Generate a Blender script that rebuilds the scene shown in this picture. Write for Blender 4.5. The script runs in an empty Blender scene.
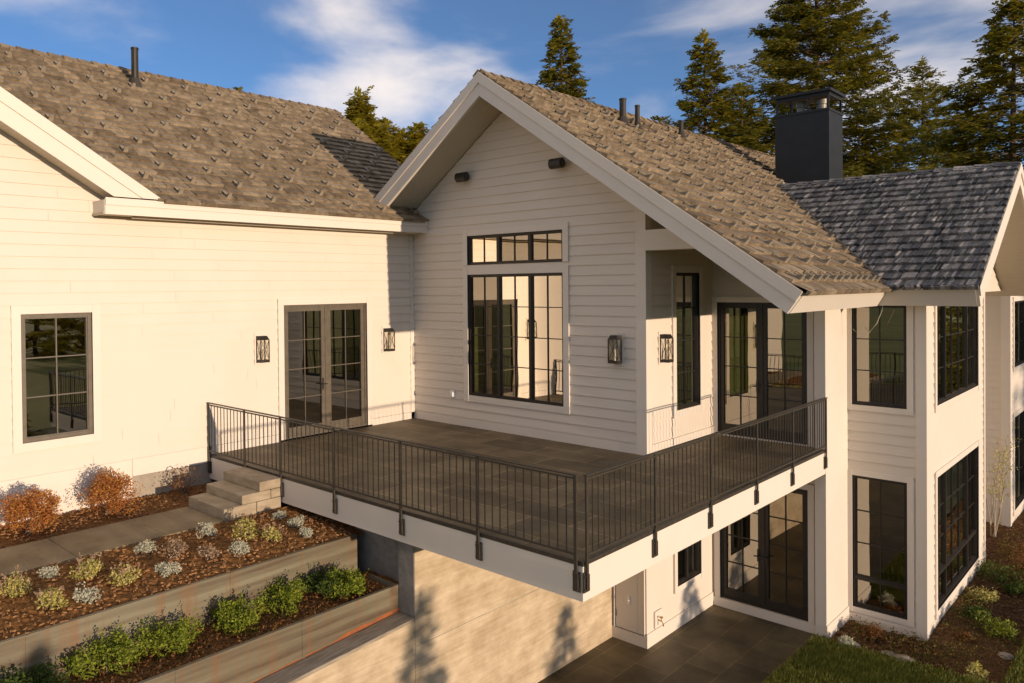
import bpy, bmesh, math, random
from mathutils import Vector, Matrix
random.seed(7)
R = math.radians
sc = bpy.context.scene
COL = sc.collection

# ------------------------------------------------------------------ camera
cd = bpy.data.cameras.new('camera')
cam = bpy.data.objects.new('camera', cd); COL.objects.link(cam)
cd.sensor_width = 36; cd.sensor_fit = 'HORIZONTAL'; cd.lens = 26.974
cd.shift_x = 0.06697; cd.shift_y = -0.04554
cd.clip_start = 0.1; cd.clip_end = 3000
rt, up, bk = (0.715664, 0.698376, -0.009803), (-0.000403, 0.014449, 0.999896), (0.698444, -0.715586, 0.010622)
cam.matrix_world = Matrix(((rt[0], up[0], bk[0], 12.7345), (rt[1], up[1], bk[1], -12.0705), (rt[2], up[2], bk[2], 2.9908), (0, 0, 0, 1)))
sc.camera = cam

# ------------------------------------------------------------------ light
SUN_EL = R(3.9)
SUN_DIR = Vector((math.cos(SUN_EL), -0.0227 * math.cos(SUN_EL), math.sin(SUN_EL))).normalized()   # towards the sun
sl = bpy.data.lights.new('sun', 'SUN'); sl.energy = 3.1; sl.angle = R(0.5); sl.color = (1.0, 0.76, 0.54)
so = bpy.data.objects.new('sun', sl); COL.objects.link(so)
so.rotation_euler = SUN_DIR.to_track_quat('Z', 'Y').to_euler(); so.location = (60, 0, 20)

w = bpy.data.worlds.new('World'); sc.world = w; w.use_nodes = True
nt = w.node_tree; nt.nodes.clear()
def N(t, typ, **kw):
    n = t.nodes.new(typ)
    for k, v in kw.items():
        if k.startswith('i_'): n.inputs[k[2:].replace('_', ' ')].default_value = v
        else: setattr(n, k, v)
    return n
def L(t, a, ao, b, bi): t.links.new(a.outputs[ao], b.inputs[bi])
sky = N(nt, 'ShaderNodeTexSky'); sky.sky_type = 'NISHITA'; sky.sun_disc = False
sky.sun_elevation = SUN_EL; sky.sun_rotation = R(91.3); sky.air_density = 1.0; sky.dust_density = 0.0; sky.ozone_density = 3.0; sky.altitude = 4000
bg1 = N(nt, 'ShaderNodeBackground'); bg1.inputs['Strength'].default_value = 0.15
L(nt, sky, 0, bg1, 'Color')
tc = N(nt, 'ShaderNodeTexCoord')
mp = N(nt, 'ShaderNodeMapping'); mp.inputs['Location'].default_value = (1.018, -1.151, 0.636); mp.inputs['Scale'].default_value = (1.0, 1.0, 2.6); mp.inputs['Rotation'].default_value = (0, R(12), 0)
L(nt, tc, 'Generated', mp, 'Vector')
n1 = N(nt, 'ShaderNodeTexNoise', i_Scale=2.4, i_Detail=8.0, i_Roughness=0.5, i_Distortion=0.3); L(nt, mp, 0, n1, 'Vector')
rm = N(nt, 'ShaderNodeValToRGB'); rm.color_ramp.elements[0].position = 0.39; rm.color_ramp.elements[1].position = 0.65
rm.color_ramp.interpolation = 'EASE'; rm.color_ramp.elements[0].color = (0.05, 0.05, 0.05, 1)
L(nt, n1, 0, rm, 0)
mfac = N(nt, 'ShaderNodeMath', operation='MULTIPLY'); mfac.inputs[1].default_value = 0.85; L(nt, rm, 0, mfac, 0)
bg2 = N(nt, 'ShaderNodeBackground'); bg2.inputs['Color'].default_value = (0.82, 0.73, 0.66, 1); bg2.inputs['Strength'].default_value = 0.95
mx = N(nt, 'ShaderNodeMixShader'); L(nt, mfac, 0, mx, 0); L(nt, bg1, 0, mx, 1); L(nt, bg2, 0, mx, 2)
wo = N(nt, 'ShaderNodeOutputWorld'); L(nt, mx, 0, wo, 0)

vs = sc.view_settings
vs.view_transform = 'Standard'; vs.look = 'None'; vs.exposure = 0.55; vs.gamma = 1.0; vs.use_curve_mapping = False
sc.cycles.max_bounces = 8; sc.cycles.transparent_max_bounces = 12; sc.cycles.caustics_reflective = False; sc.cycles.caustics_refractive = False
sc.cycles.use_denoising = True

# ------------------------------------------------------------------ materials
def pm(name, c1, c2=None, scale=4.0, rough=0.6, bump=0.0, bscale=40.0, metal=0.0, island=None, detail=5.0, stretch=(1, 1, 1), spec=0.5, lo=0.35, hi=0.65, transl=0.0):
    m = bpy.data.materials.new(name); m.use_nodes = True; t = m.node_tree
    b = t.nodes['Principled BSDF']; b.inputs['Roughness'].default_value = rough; b.inputs['Metallic'].default_value = metal
    b.inputs['Specular IOR Level'].default_value = spec
    b.inputs['Base Color'].default_value = (*c1, 1)
    tcn = N(t, 'ShaderNodeTexCoord'); mpn = N(t, 'ShaderNodeMapping'); mpn.inputs['Scale'].default_value = stretch
    L(t, tcn, 'Object', mpn, 0)
    colsock = None
    if c2:
        nz = N(t, 'ShaderNodeTexNoise', i_Scale=scale, i_Detail=detail, i_Roughness=0.6); L(t, mpn, 0, nz, 0)
        r = N(t, 'ShaderNodeValToRGB'); e = r.color_ramp.elements
        e[0].position = lo; e[1].position = hi; e[0].color = (*c1, 1); e[1].color = (*c2, 1); L(t, nz, 0, r, 0)
        colsock = (r, 0)
    if island:
        g = N(t, 'ShaderNodeNewGeometry'); r2 = N(t, 'ShaderNodeValToRGB'); e = r2.color_ramp.elements
        while len(e) < len(island): e.new(0.5)
        for i, c in enumerate(island): e[i].position = i / (len(island) - 1); e[i].color = (*c, 1)
        L(t, g, 'Random Per Island', r2, 0)
        if colsock:
            mxn = N(t, 'ShaderNodeMix', data_type='RGBA', blend_type='MULTIPLY'); mxn.inputs[0].default_value = 1.0
            L(t, colsock[0], colsock[1], mxn, 6); L(t, r2, 0, mxn, 7); colsock = (mxn, 2)
        else: colsock = (r2, 0)
    if colsock: t.links.new(colsock[0].outputs[colsock[1]], b.inputs['Base Color'])
    if bump:
        nb = N(t, 'ShaderNodeTexNoise', i_Scale=bscale, i_Detail=6.0); L(t, mpn, 0, nb, 0)
        bp = N(t, 'ShaderNodeBump'); bp.inputs['Strength'].default_value = bump; bp.inputs['Distance'].default_value = 0.02
        L(t, nb, 0, bp, 'Height'); L(t, bp, 0, b, 'Normal')
    if transl:
        tl = N(t, 'ShaderNodeBsdfTranslucent'); ms = N(t, 'ShaderNodeMixShader'); ms.inputs[0].default_value = transl
        if colsock: t.links.new(colsock[0].outputs[colsock[1]], tl.inputs['Color'])
        else: tl.inputs['Color'].default_value = (*c1, 1)
        o = t.nodes['Material Output']; L(t, b, 0, ms, 1); L(t, tl, 0, ms, 2); L(t, ms, 0, o, 0)
    return m

M = {}
M['white'] = pm('white_paint', (0.67, 0.605, 0.525), (0.69, 0.625, 0.545), 1.2, 0.6, spec=0.25)
M['trim'] = pm('white_trim', (0.69, 0.63, 0.555), (0.71, 0.65, 0.575), 2, 0.5, spec=0.3)
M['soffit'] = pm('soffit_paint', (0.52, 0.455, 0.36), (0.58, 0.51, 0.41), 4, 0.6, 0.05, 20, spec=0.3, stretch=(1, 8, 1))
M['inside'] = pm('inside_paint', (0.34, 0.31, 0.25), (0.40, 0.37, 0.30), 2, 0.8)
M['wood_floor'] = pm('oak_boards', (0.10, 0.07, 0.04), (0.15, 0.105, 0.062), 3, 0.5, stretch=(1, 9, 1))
M['bronze'] = pm('dark_bronze_frame', (0.018, 0.015, 0.012), (0.028, 0.023, 0.018), 8, 0.45, 0.02, 80, spec=0.4)
M['bronze_sunlit'] = pm('sunlit_bronze_frame', (0.10, 0.082, 0.060), (0.13, 0.108, 0.080), 8, 0.45, spec=0.4)  # the dark bronze again, lightened to carry the sun on the long wall
M['rail'] = pm('black_rail_steel', (0.032, 0.027, 0.020), (0.055, 0.046, 0.034), 15, 0.45, 0.05, 90, metal=0.0)
M['steel'] = pm('grey_flue_steel', (0.20, 0.19, 0.17), (0.28, 0.27, 0.24), 6, 0.55, metal=0.6)
M['chim'] = pm('charcoal_sheet_metal', (0.012, 0.014, 0.017), (0.018, 0.020, 0.024), 3, 0.5, 0.03, 6, spec=0.35)
M['shake'] = pm('brown_shakes', (0.56, 0.54, 0.51), (1.05, 1.03, 1.0), 7, 0.8, 0.5, 50, island=[(0.18, 0.138, 0.092), (0.28, 0.22, 0.152), (0.37, 0.30, 0.212), (0.225, 0.178, 0.124), (0.31, 0.25, 0.175)], spec=0.2)
M['shake_shaded'] = pm('shade_streaked_shakes', (0.55, 0.55, 0.55), (1.0, 1.0, 1.0), 9, 0.6, 0.5, 60, island=[(0.045, 0.050, 0.062), (0.22, 0.205, 0.19), (0.50, 0.455, 0.41), (0.08, 0.08, 0.085), (0.34, 0.31, 0.28), (0.10, 0.105, 0.115)], spec=0.5)  # same shakes on the bay roof, blue shade and grazing sunlight in the colours
M['underlay'] = pm('roof_underlay', (0.03, 0.026, 0.022), (0.05, 0.042, 0.035), 6, 0.9)
M['guard'] = pm('snow_guard_metal', (0.24, 0.20, 0.145), (0.32, 0.27, 0.20), 20, 0.6, metal=0.0)
M['concrete'] = pm('board_concrete', (0.40, 0.315, 0.205), (0.58, 0.48, 0.345), 2.6, 0.85, 0.3, 22, detail=12, stretch=(1, 0.8, 1.2))
def grain(m, amt=0.35):
    t = m.node_tree; b = t.nodes['Principled BSDF']; tcn = N(t, 'ShaderNodeTexCoord'); mpn = N(t, 'ShaderNodeMapping'); mpn.inputs['Scale'].default_value = (1, 0.5, 9); L(t, tcn, 'Object', mpn, 0)
    nz = N(t, 'ShaderNodeTexNoise', i_Scale=2.4, i_Detail=8.0, i_Roughness=0.7); L(t, mpn, 0, nz, 0)
    r = N(t, 'ShaderNodeValToRGB'); e = r.color_ramp.elements; e[0].position = 0.36; e[1].position = 0.62; k = 1 - amt; e[0].color = (k, k * .97, k * .92, 1); e[1].color = (1.05, 1.05, 1.05, 1); L(t, nz, 0, r, 0)
    src = b.inputs['Base Color'].links[0].from_socket; mxn = N(t, 'ShaderNodeMix', data_type='RGBA', blend_type='MULTIPLY'); mxn.inputs[0].default_value = 1.0
    t.links.new(src, mxn.inputs[6]); L(t, r, 0, mxn, 7); t.links.new(mxn.outputs[2], b.inputs['Base Color'])
grain(M['concrete'], .15)
M['found'] = pm('foundation_concrete', (0.28, 0.24, 0.19), (0.40, 0.35, 0.28), 3, 0.85, 0.2, 30, detail=8)
M['endconc'] = pm('rough_concrete_end', (0.20, 0.185, 0.165), (0.27, 0.25, 0.225), 7, 0.9, 0.5, 30)
M['cap'] = pm('weathered_cap', (0.21, 0.175, 0.13), (0.36, 0.315, 0.25), 5, 0.85, 0.4, 35, stretch=(7, 0.6, 3), spec=0.25)
M['step'] = pm('sawn_stone_step', (0.29, 0.235, 0.16), (0.42, 0.35, 0.255), 3.5, 0.85, 0.5, 40, stretch=(1, 1, 3), spec=0.25)
M['pathstone'] = pm('path_stone', (0.20, 0.15, 0.085), (0.30, 0.235, 0.145), 1.8, 0.8, 0.3, 30, detail=9, spec=0.25)
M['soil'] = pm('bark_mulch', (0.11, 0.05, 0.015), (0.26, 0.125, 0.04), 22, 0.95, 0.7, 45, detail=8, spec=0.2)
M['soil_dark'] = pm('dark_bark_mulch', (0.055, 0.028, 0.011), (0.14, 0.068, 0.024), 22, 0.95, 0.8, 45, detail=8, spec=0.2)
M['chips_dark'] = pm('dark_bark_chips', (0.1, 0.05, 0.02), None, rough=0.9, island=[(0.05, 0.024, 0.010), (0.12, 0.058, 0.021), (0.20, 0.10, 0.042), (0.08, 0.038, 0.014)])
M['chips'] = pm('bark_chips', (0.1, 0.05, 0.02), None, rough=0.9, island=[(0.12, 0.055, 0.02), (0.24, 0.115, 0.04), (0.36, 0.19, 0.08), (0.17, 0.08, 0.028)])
M['groundm'] = pm('meadow_ground', (0.10, 0.13, 0.02), (0.22, 0.22, 0.05), 0.15, 0.95, 1.0, 3, detail=10)
M['lawnm'] = pm('lawn_soil', (0.020, 0.030, 0.008), (0.04, 0.05, 0.014), 6, 0.95, 0.8, 40)
M['grass'] = pm('grass_blades', (0.05, 0.08, 0.02), None, rough=0.6, island=[(0.10, 0.14, 0.018), (0.19, 0.22, 0.03), (0.32, 0.30, 0.06), (0.13, 0.17, 0.02)], transl=0.4)
M['bark'] = pm('conifer_bark', (0.07, 0.045, 0.028), (0.13, 0.085, 0.055), 12, 0.95, 0.8, 20, stretch=(3, 3, 0.6))
M['stem'] = pm('shrub_stem', (0.12, 0.08, 0.05), (0.18, 0.13, 0.09), 12, 0.9)
M['palestem'] = pm('pale_bark', (0.32, 0.27, 0.2), (0.42, 0.36, 0.28), 12, 0.85)
M['rock'] = pm('garden_rock', (0.18, 0.15, 0.12), (0.32, 0.28, 0.23), 5, 0.9, 0.8, 14)
M['black'] = pm('black_plastic', (0.015, 0.014, 0.013), (0.022, 0.02, 0.018), 10, 0.45)
M['brass'] = pm('brass_tap', (0.5, 0.33, 0.13), None, rough=0.35, metal=0.9)
M['plate'] = pm('white_plastic', (0.78, 0.77, 0.74), (0.8, 0.79, 0.77), 6, 0.4)
M['candle'] = pm('frosted_tube', (0.6, 0.55, 0.45), None, rough=0.4)
def leafmat(name, cols, tr=0.3): return pm(name, cols[0], None, rough=0.65, island=cols, transl=tr, spec=0.25)
M['needle'] = leafmat('conifer_needles', [(0.065, 0.10, 0.016), (0.22, 0.20, 0.022), (0.46, 0.34, 0.036), (0.10, 0.13, 0.018), (0.32, 0.27, 0.028)], 0.42)
M['needle_b'] = leafmat('bright_needles', [(0.20, 0.20, 0.016), (0.40, 0.33, 0.024), (0.48, 0.38, 0.034), (0.28, 0.26, 0.02)], 0.45)
M['leaf_red'] = leafmat('red_leaves', [(0.30, 0.10, 0.022), (0.50, 0.21, 0.04), (0.56, 0.30, 0.07), (0.38, 0.13, 0.045), (0.26, 0.08, 0.04)])
M['leaf_silver'] = leafmat('silver_leaves', [(0.44, 0.46, 0.34), (0.58, 0.58, 0.46), (0.68, 0.66, 0.54), (0.36, 0.39, 0.28)])
M['leaf_yellow'] = leafmat('yellow_green_leaves', [(0.30, 0.29, 0.055), (0.52, 0.47, 0.12), (0.66, 0.57, 0.26), (0.40, 0.38, 0.08)])
M['leaf_tan'] = leafmat('faded_tan_leaves', [(0.30, 0.20, 0.12), (0.44, 0.31, 0.20), (0.52, 0.40, 0.28), (0.24, 0.15, 0.09)])
M['leaf_green'] = leafmat('fresh_green_leaves', [(0.10, 0.15, 0.014), (0.20, 0.255, 0.024), (0.32, 0.35, 0.04), (0.14, 0.19, 0.018)])
M['leaf_dark'] = leafmat('dark_green_leaves', [(0.035, 0.07, 0.012), (0.07, 0.11, 0.018), (0.11, 0.15, 0.026), (0.05, 0.08, 0.014)])
M['leaf_rust'] = leafmat('rusty_leaves', [(0.13, 0.05, 0.018), (0.22, 0.09, 0.028), (0.28, 0.14, 0.045), (0.09, 0.05, 0.02)])

M['leaf_mixed'] = leafmat('mixed_cover_leaves', [(0.10, 0.11, 0.02), (0.20, 0.10, 0.03), (0.16, 0.19, 0.03), (0.12, 0.055, 0.02), (0.08, 0.12, 0.02)])
def tiles(name, c1, c2, mortar, bw, rh, rot=0.0):
    m = pm(name, c1, c2, 1.4, 0.6, 0.15, 30, detail=9, spec=0.35); t = m.node_tree; b = t.nodes['Principled BSDF']
    tcn = N(t, 'ShaderNodeTexCoord'); mpn = N(t, 'ShaderNodeMapping'); mpn.inputs['Rotation'].default_value = (0, 0, rot); L(t, tcn, 'Object', mpn, 0)
    br = N(t, 'ShaderNodeTexBrick', i_Scale=1.0); br.inputs['Brick Width'].default_value = bw; br.inputs['Row Height'].default_value = rh
    br.inputs['Mortar Size'].default_value = 0.006; br.inputs['Mortar Smooth'].default_value = 0.1; br.inputs['Bias'].default_value = 0.0
    br.inputs['Color1'].default_value = (0.72, 0.72, 0.72, 1); br.inputs['Color2'].default_value = (1.2, 1.2, 1.2, 1); br.inputs['Mortar'].default_value = (*mortar, 1)
    L(t, mpn, 0, br, 'Vector')
    src = b.inputs['Base Color'].links[0].from_socket
    mxn = N(t, 'ShaderNodeMix', data_type='RGBA', blend_type='MULTIPLY'); mxn.inputs[0].default_value = 1.0
    t.links.new(src, mxn.inputs[6]); L(t, br, 'Color', mxn, 7); t.links.new(mxn.outputs[2], b.inputs['Base Color'])
    return m
M['decktile'] = tiles('slate_deck_tiles', (0.095, 0.070, 0.038), (0.185, 0.142, 0.082), (2.6, 2.5, 2.2), 1.2, 0.6)
M['patiotile'] = tiles('slate_patio_tiles', (0.060, 0.047, 0.025), (0.145, 0.115, 0.062), (1.9, 1.8, 1.6), 1.2, 0.6, R(90))

def corten():
    m = pm('weathered_steel', (0.20, 0.185, 0.125), (0.085, 0.058, 0.034), 1.5, 0.5, 0.06, 10, detail=7, stretch=(1, 0.22, 4.5)); t = m.node_tree; b = t.nodes['Principled BSDF']
    tcn = N(t, 'ShaderNodeTexCoord'); mpn = N(t, 'ShaderNodeMapping'); mpn.inputs['Scale'].default_value = (6, 6, 0.5); L(t, tcn, 'Object', mpn, 0)
    nz = N(t, 'ShaderNodeTexNoise', i_Scale=1.3, i_Detail=6.0); L(t, mpn, 0, nz, 0)
    r = N(t, 'ShaderNodeValToRGB'); e = r.color_ramp.elements; e[0].position = 0.5; e[1].position = 0.78; e[0].color = (0, 0, 0, 1); e[1].color = (0.75, 0.75, 0.75, 1); L(t, nz, 0, r, 0)
    src = b.inputs['Base Color'].links[0].from_socket
    mxn = N(t, 'ShaderNodeMix', data_type='RGBA'); L(t, r, 0, mxn, 0); t.links.new(src, mxn.inputs[6]); mxn.inputs[7].default_value = (0.19, 0.085, 0.03, 1)
    t.links.new(mxn.outputs[2], b.inputs['Base Color'])
    return m
M['corten'] = corten()
M['rust'] = pm('orange_rust_streak', (0.32, 0.10, 0.025), (0.20, 0.07, 0.03), 7, 0.9, 0.3, 30)

def glassmat(name, tint, f_ior, fmul=1.0, fadd=0.0):
    m = bpy.data.materials.new(name); m.use_nodes = True; t = m.node_tree; t.nodes.clear()
    o = N(t, 'ShaderNodeOutputMaterial'); tr = N(t, 'ShaderNodeBsdfTransparent'); tr.inputs[0].default_value = (*tint, 1)
    gl = N(t, 'ShaderNodeBsdfGlossy'); gl.inputs['Roughness'].default_value = 0.0; gl.inputs['Color'].default_value = (1.0, 0.93, 0.80, 1)
    fr = N(t, 'ShaderNodeFresnel'); fr.inputs[0].default_value = f_ior
    mt = N(t, 'ShaderNodeMath', operation='MULTIPLY_ADD'); mt.inputs[1].default_value = fmul; mt.inputs[2].default_value = fadd; mt.use_clamp = True
    L(t, fr, 0, mt, 0)
    nz = N(t, 'ShaderNodeTexNoise', i_Scale=1.1, i_Detail=1.0); tcn = N(t, 'ShaderNodeTexCoord'); L(t, tcn, 'Object', nz, 0)
    bp = N(t, 'ShaderNodeBump'); bp.inputs['Strength'].default_value = 0.06; bp.inputs['Distance'].default_value = 0.05; L(t, nz, 0, bp, 'Height'); L(t, bp, 0, gl, 'Normal')
    ms = N(t, 'ShaderNodeMixShader'); L(t, mt, 0, ms, 0); L(t, tr, 0, ms, 1); L(t, gl, 0, ms, 2); L(t, ms, 0, o, 0)
    return m
M['glass'] = glassmat('window_glass', (0.33, 0.37, 0.20), 1.6, 1.3, 0.24)
M['lampglass'] = glassmat('lamp_glass', (0.93, 0.92, 0.88), 1.45)

# ------------------------------------------------------------------ helpers
WL = {}     # world location of every object
def finish(name, bm, m, parent=None, loc=None, smooth=False, normals=True):
    if normals: bmesh.ops.recalc_face_normals(bm, faces=bm.faces)
    me = bpy.data.meshes.new(name); bm.to_mesh(me); bm.free()
    for mm in (m if isinstance(m, (list, tuple)) else [m]): me.materials.append(M[mm])
    if smooth:
        for p in me.polygons: p.use_smooth = True
    return link(name, me, parent, loc)
def link(name, me, parent=None, loc=None):
    o = bpy.data.objects.new(name, me); COL.objects.link(o)
    wl = Vector(loc) if loc is not None else Vector((0, 0, 0))
    put(o, parent, wl); return o
def put(o, parent, wl):
    if parent is not None:
        o.parent = parent; o.location = wl - WL[parent.as_pointer()]
    else: o.location = wl
    WL[o.as_pointer()] = wl
def rep(src, parent, loc):
    o = src.copy(); COL.objects.link(o); put(o, parent, Vector(loc)); return o
def tag(o, label, cat, group=None, kind=None):
    o['label'] = label; o['category'] = cat
    if group: o['group'] = group
    if kind: o['kind'] = kind
    return o
def thing(name, loc, label, cat, group=None):
    o = bpy.data.objects.new(name, None); COL.objects.link(o); o.empty_display_size = 0.2
    put(o, None, Vector(loc)); return tag(o, label, cat, group)
def structure(name, bm, m, **k):
    o = finish(name, bm, m, **k); o['kind'] = 'structure'; return o
B = bmesh.new
def quad(bm, *ps):
    f = bm.faces.new([bm.verts.new(p) for p in ps]); return f
def hexa(bm, p):     # 8 points: 0-3 bottom loop, 4-7 top loop
    v = [bm.verts.new(q) for q in p]
    for f in ((0, 3, 2, 1), (4, 5, 6, 7), (0, 1, 5, 4), (1, 2, 6, 5), (2, 3, 7, 6), (3, 0, 4, 7)): bm.faces.new([v[i] for i in f])
def box(bm, x0, x1, y0, y1, z0, z1):
    hexa(bm, [(x0, y0, z0), (x1, y0, z0), (x1, y1, z0), (x0, y1, z0), (x0, y0, z1), (x1, y0, z1), (x1, y1, z1), (x0, y1, z1)])
def bevel(bm, w=0.01, seg=2):
    bmesh.ops.bevel(bm, geom=list(bm.edges), offset=w, segments=seg, affect='EDGES', profile=0.6, clamp_overlap=True)
def tube(bm, pts, rads, n=8, cap=True):
    rings = []
    for i, p in enumerate(pts):
        p = Vector(p); d = (Vector(pts[min(i + 1, len(pts) - 1)]) - Vector(pts[max(i - 1, 0)])).normalized()
        a = d.orthogonal().normalized(); b = d.cross(a)
        r = rads[i] if isinstance(rads, (list, tuple)) else rads
        rings.append([bm.verts.new(p + (a * math.cos(2 * math.pi * k / n) + b * math.sin(2 * math.pi * k / n)) * r) for k in range(n)])
    for i in range(len(rings) - 1):
        for k in range(n): bm.faces.new((rings[i][k], rings[i][(k + 1) % n], rings[i + 1][(k + 1) % n], rings[i + 1][k]))
    if cap:
        bm.faces.new(rings[0][::-1]); bm.faces.new(rings[-1])
class PL:                                   # a wall plane: 'y' faces -y, 'x' faces +x
    def __init__(s, k, c): s.k, s.c = k, c
    def P(s, u, n, z): return (u, s.c - n, z) if s.k == 'y' else (s.c + n, u, z)
    def box(s, bm, u0, u1, n0, n1, z0, z1):
        a, b = s.P(u0, n0, z0), s.P(u1, n1, z1)
        box(bm, min(a[0], b[0]), max(a[0], b[0]), min(a[1], b[1]), max(a[1], b[1]), z0, z1)

def cuts(ulo, uhi, ops, za, zb):
    zm = (za + zb) / 2
    iv = [(ulo, uhi)]
    for (a, b, c, d) in ops:
        if c < zm < d:
            nv = []
            for (p, q) in iv:
                if b <= p or a >= q: nv.append((p, q))
                else:
                    if a > p: nv.append((p, a))
                    if b < q: nv.append((b, q))
            iv = nv
    return iv
def wall(name, pl, zlo, zhi, ulo, uhi, ops, parent, course=0.187, seed=1, t=0.18, mat='white', lap=True):
    """lap-sided wall with real openings; ulo/uhi may be functions of z"""
    rng = random.Random(seed)
    fl = ulo if callable(ulo) else (lambda z: ulo); fh = uhi if callable(uhi) else (lambda z: uhi)
    bm = B()
    # backing
    zs = sorted({zlo, zhi} | {z for o in ops for z in o[2:4] if zlo < z < zhi} | {zlo + i * 0.4 for i in range(1, int((zhi - zlo) / 0.4) + 1)})
    for a, b in zip(zs[:-1], zs[1:]):
        if b - a < 1e-4: continue
        zm = (a + b) / 2
        for p, q in cuts(fl(zm), fh(zm), ops, a, b):
            pa = fl(a) if p == fl(zm) else p; pb = fl(b) if p == fl(zm) else p
            qa = fh(a) if q == fh(zm) else q; qb = fh(b) if q == fh(zm) else q
            if qa - pa < 0.01: continue
            for n in (0.0, -t): quad(bm, pl.P(pa, n, a), pl.P(qa, n, a), pl.P(qb, n, b), pl.P(pb, n, b))
    for (a, b, c, d) in ops:
        for (u0, z0, u1, z1) in ((a, c, b, c), (a, d, b, d), (a, c, a, d), (b, c, b, d)):
            quad(bm, pl.P(u0, 0.03, z0), pl.P(u1, 0.03, z1), pl.P(u1, -t, z1), pl.P(u0, -t, z0))
    if lap:
        i = 0; z = zlo
        while z < zhi - 0.02:
            z1 = min(z + course, zhi)
            br = sorted({z, z1} | {v for o in ops for v in o[2:4] if z + 1e-4 < v < z1 - 1e-4})
            js = []; u = -30 + rng.uniform(0, 3.6)
            while u < 30: js.append(u); u += 3.66
            for a, b in zip(br[:-1], br[1:]):
                zm = (a + b) / 2
                na = 0.024 - 0.021 * (a - z) / course; nb = 0.024 - 0.021 * (b - z) / course
                for p, q in cuts(fl(zm), fh(zm), ops, a, b):
                    pts = [p] + [j for j in js if p + 0.1 < j < q - 0.1] + [q]
                    for p0, q0 in zip(pts[:-1], pts[1:]):
                        g0 = 0.0016 if p0 != p else 0; g1 = 0.0016 if q0 != q else 0
                        pa = fl(a) if p0 == fl(zm) else p0 + g0; pb = fl(b) if p0 == fl(zm) else p0 + g0
                        qa = fh(a) if q0 == fh(zm) else q0 - g1; qb = fh(b) if q0 == fh(zm) else q0 - g1
                        if qa - pa < 0.01: continue
                        v = [bm.verts.new(pl.P(pa, na, a)), bm.verts.new(pl.P(qa, na, a)), bm.verts.new(pl.P(qb, nb, b)), bm.verts.new(pl.P(pb, nb, b))]
                        bm.faces.new(v)
                        if a == z: bm.faces.new([v[1], v[0], bm.verts.new(pl.P(pa, 0.001, a)), bm.verts.new(pl.P(qa, 0.001, a))])
            z = z1; i += 1
    return finish(name, bm, mat, parent)

def window(parent, pl, u0, u1, z0, z1, units, zsplit=None, name='window', casing=0.13, fw=0.042, stile=0.0, handle=None, sill=True, case_bottom=True, mull=0.030, base=0.0, fm='bronze'):
    """units: (a, b, cols) fractions of the width; zsplit: (za, zb, rows). Frame mesh > pane, casing, handle"""
    zsplit = zsplit or [(z0, z1, 3)]
    bm = B(); g = B()
    W = u1 - u0
    # outer frame
    pl.box(bm, u0, u0 + fw, -0.10, 0.005, z0, z1); pl.box(bm, u1 - fw, u1, -0.10, 0.005, z0, z1)
    pl.box(bm, u0 + fw, u1 - fw, -0.10, 0.004, z0, z0 + fw + base); pl.box(bm, u0 + fw, u1 - fw, -0.10, 0.004, z1 - fw, z1)
    panes = []
    for zi, (za, zb, rows) in enumerate(zsplit):
        a0 = za + (fw + base if zi == 0 else mull); b0 = zb - (fw if zi == len(zsplit) - 1 else mull)
        if zi > 0: pl.box(bm, u0 + fw, u1 - fw, -0.085, 0.0, za - mull, za + mull)
        for ui, (fa, fb, cols) in enumerate(units):
            p = u0 + W * fa + (fw if ui == 0 else mull); q = u0 + W * fb - (fw if ui == len(units) - 1 else mull)
            if ui > 0: pl.box(bm, u0 + W * fa - mull, u0 + W * fa + mull, -0.086, -0.001, a0, b0)
            s = stile if stile else 0.018
            bs = 0.16 if stile else s
            pl.box(bm, p, p + s, -0.075, -0.012, a0, b0); pl.box(bm, q - s, q, -0.075, -0.012, a0, b0)
            pl.box(bm, p + s, q - s, -0.074, -0.013, a0, a0 + bs); pl.box(bm, p + s, q - s, -0.074, -0.013, b0 - s, b0)
            P0, Q0, A0, B0 = p + s, q - s, a0 + bs, b0 - s
            for i in range(1, cols):
                u = P0 + (Q0 - P0) * i / cols; pl.box(bm, u - 0.009, u + 0.009, -0.064, -0.026, A0, B0)
            for j in range(1, rows):
                z = A0 + (B0 - A0) * j / rows; pl.box(bm, P0, Q0, -0.062, -0.028, z - 0.009, z + 0.009)
            panes.append((P0, Q0, A0, B0))
    o = finish(name, bm, fm, parent)
    for P0, Q0, A0, B0 in panes:
        g = B(); e = 0.01
        tw = random.uniform(-0.002, 0.002); tv = random.uniform(-0.002, 0.002)
        quad(g, pl.P(P0 - e, -0.045 + tw, A0 - e), pl.P(Q0 + e, -0.045 - tw, A0 - e), pl.P(Q0 + e, -0.045 - tw + tv, B0 + e), pl.P(P0 - e, -0.045 + tw + tv, B0 + e))
        finish('pane', g, 'glass', o)
    if casing:
        c = B(); k = casing
        zb = z0 - (k if case_bottom else 0)
        pl.box(c, u0 - k, u0, -0.005, 0.046, zb, z1 + k); pl.box(c, u1, u1 + k, -0.005, 0.046, zb, z1 + k)
        pl.box(c, u0, u1, -0.005, 0.040, z1, z1 + k)
        if case_bottom: pl.box(c, u0, u1, -0.005, 0.040, z0 - k, z0)
        finish('casing', c, 'trim', o)
    if handle:
        for hu in handle:
            h = B(); z = z0 + 1.0
            pl.box(h, hu - 0.02, hu + 0.02, -0.012, 0.0, z - 0.12, z + 0.12)
            pl.box(h, hu - 0.012, hu + 0.012, 0.0, 0.05, z - 0.012, z + 0.012)
            pl.box(h, hu - 0.06, hu + 0.07, 0.05, 0.066, z - 0.011, z + 0.011)
            finish('handle', h, 'black', o)
    return o

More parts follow.
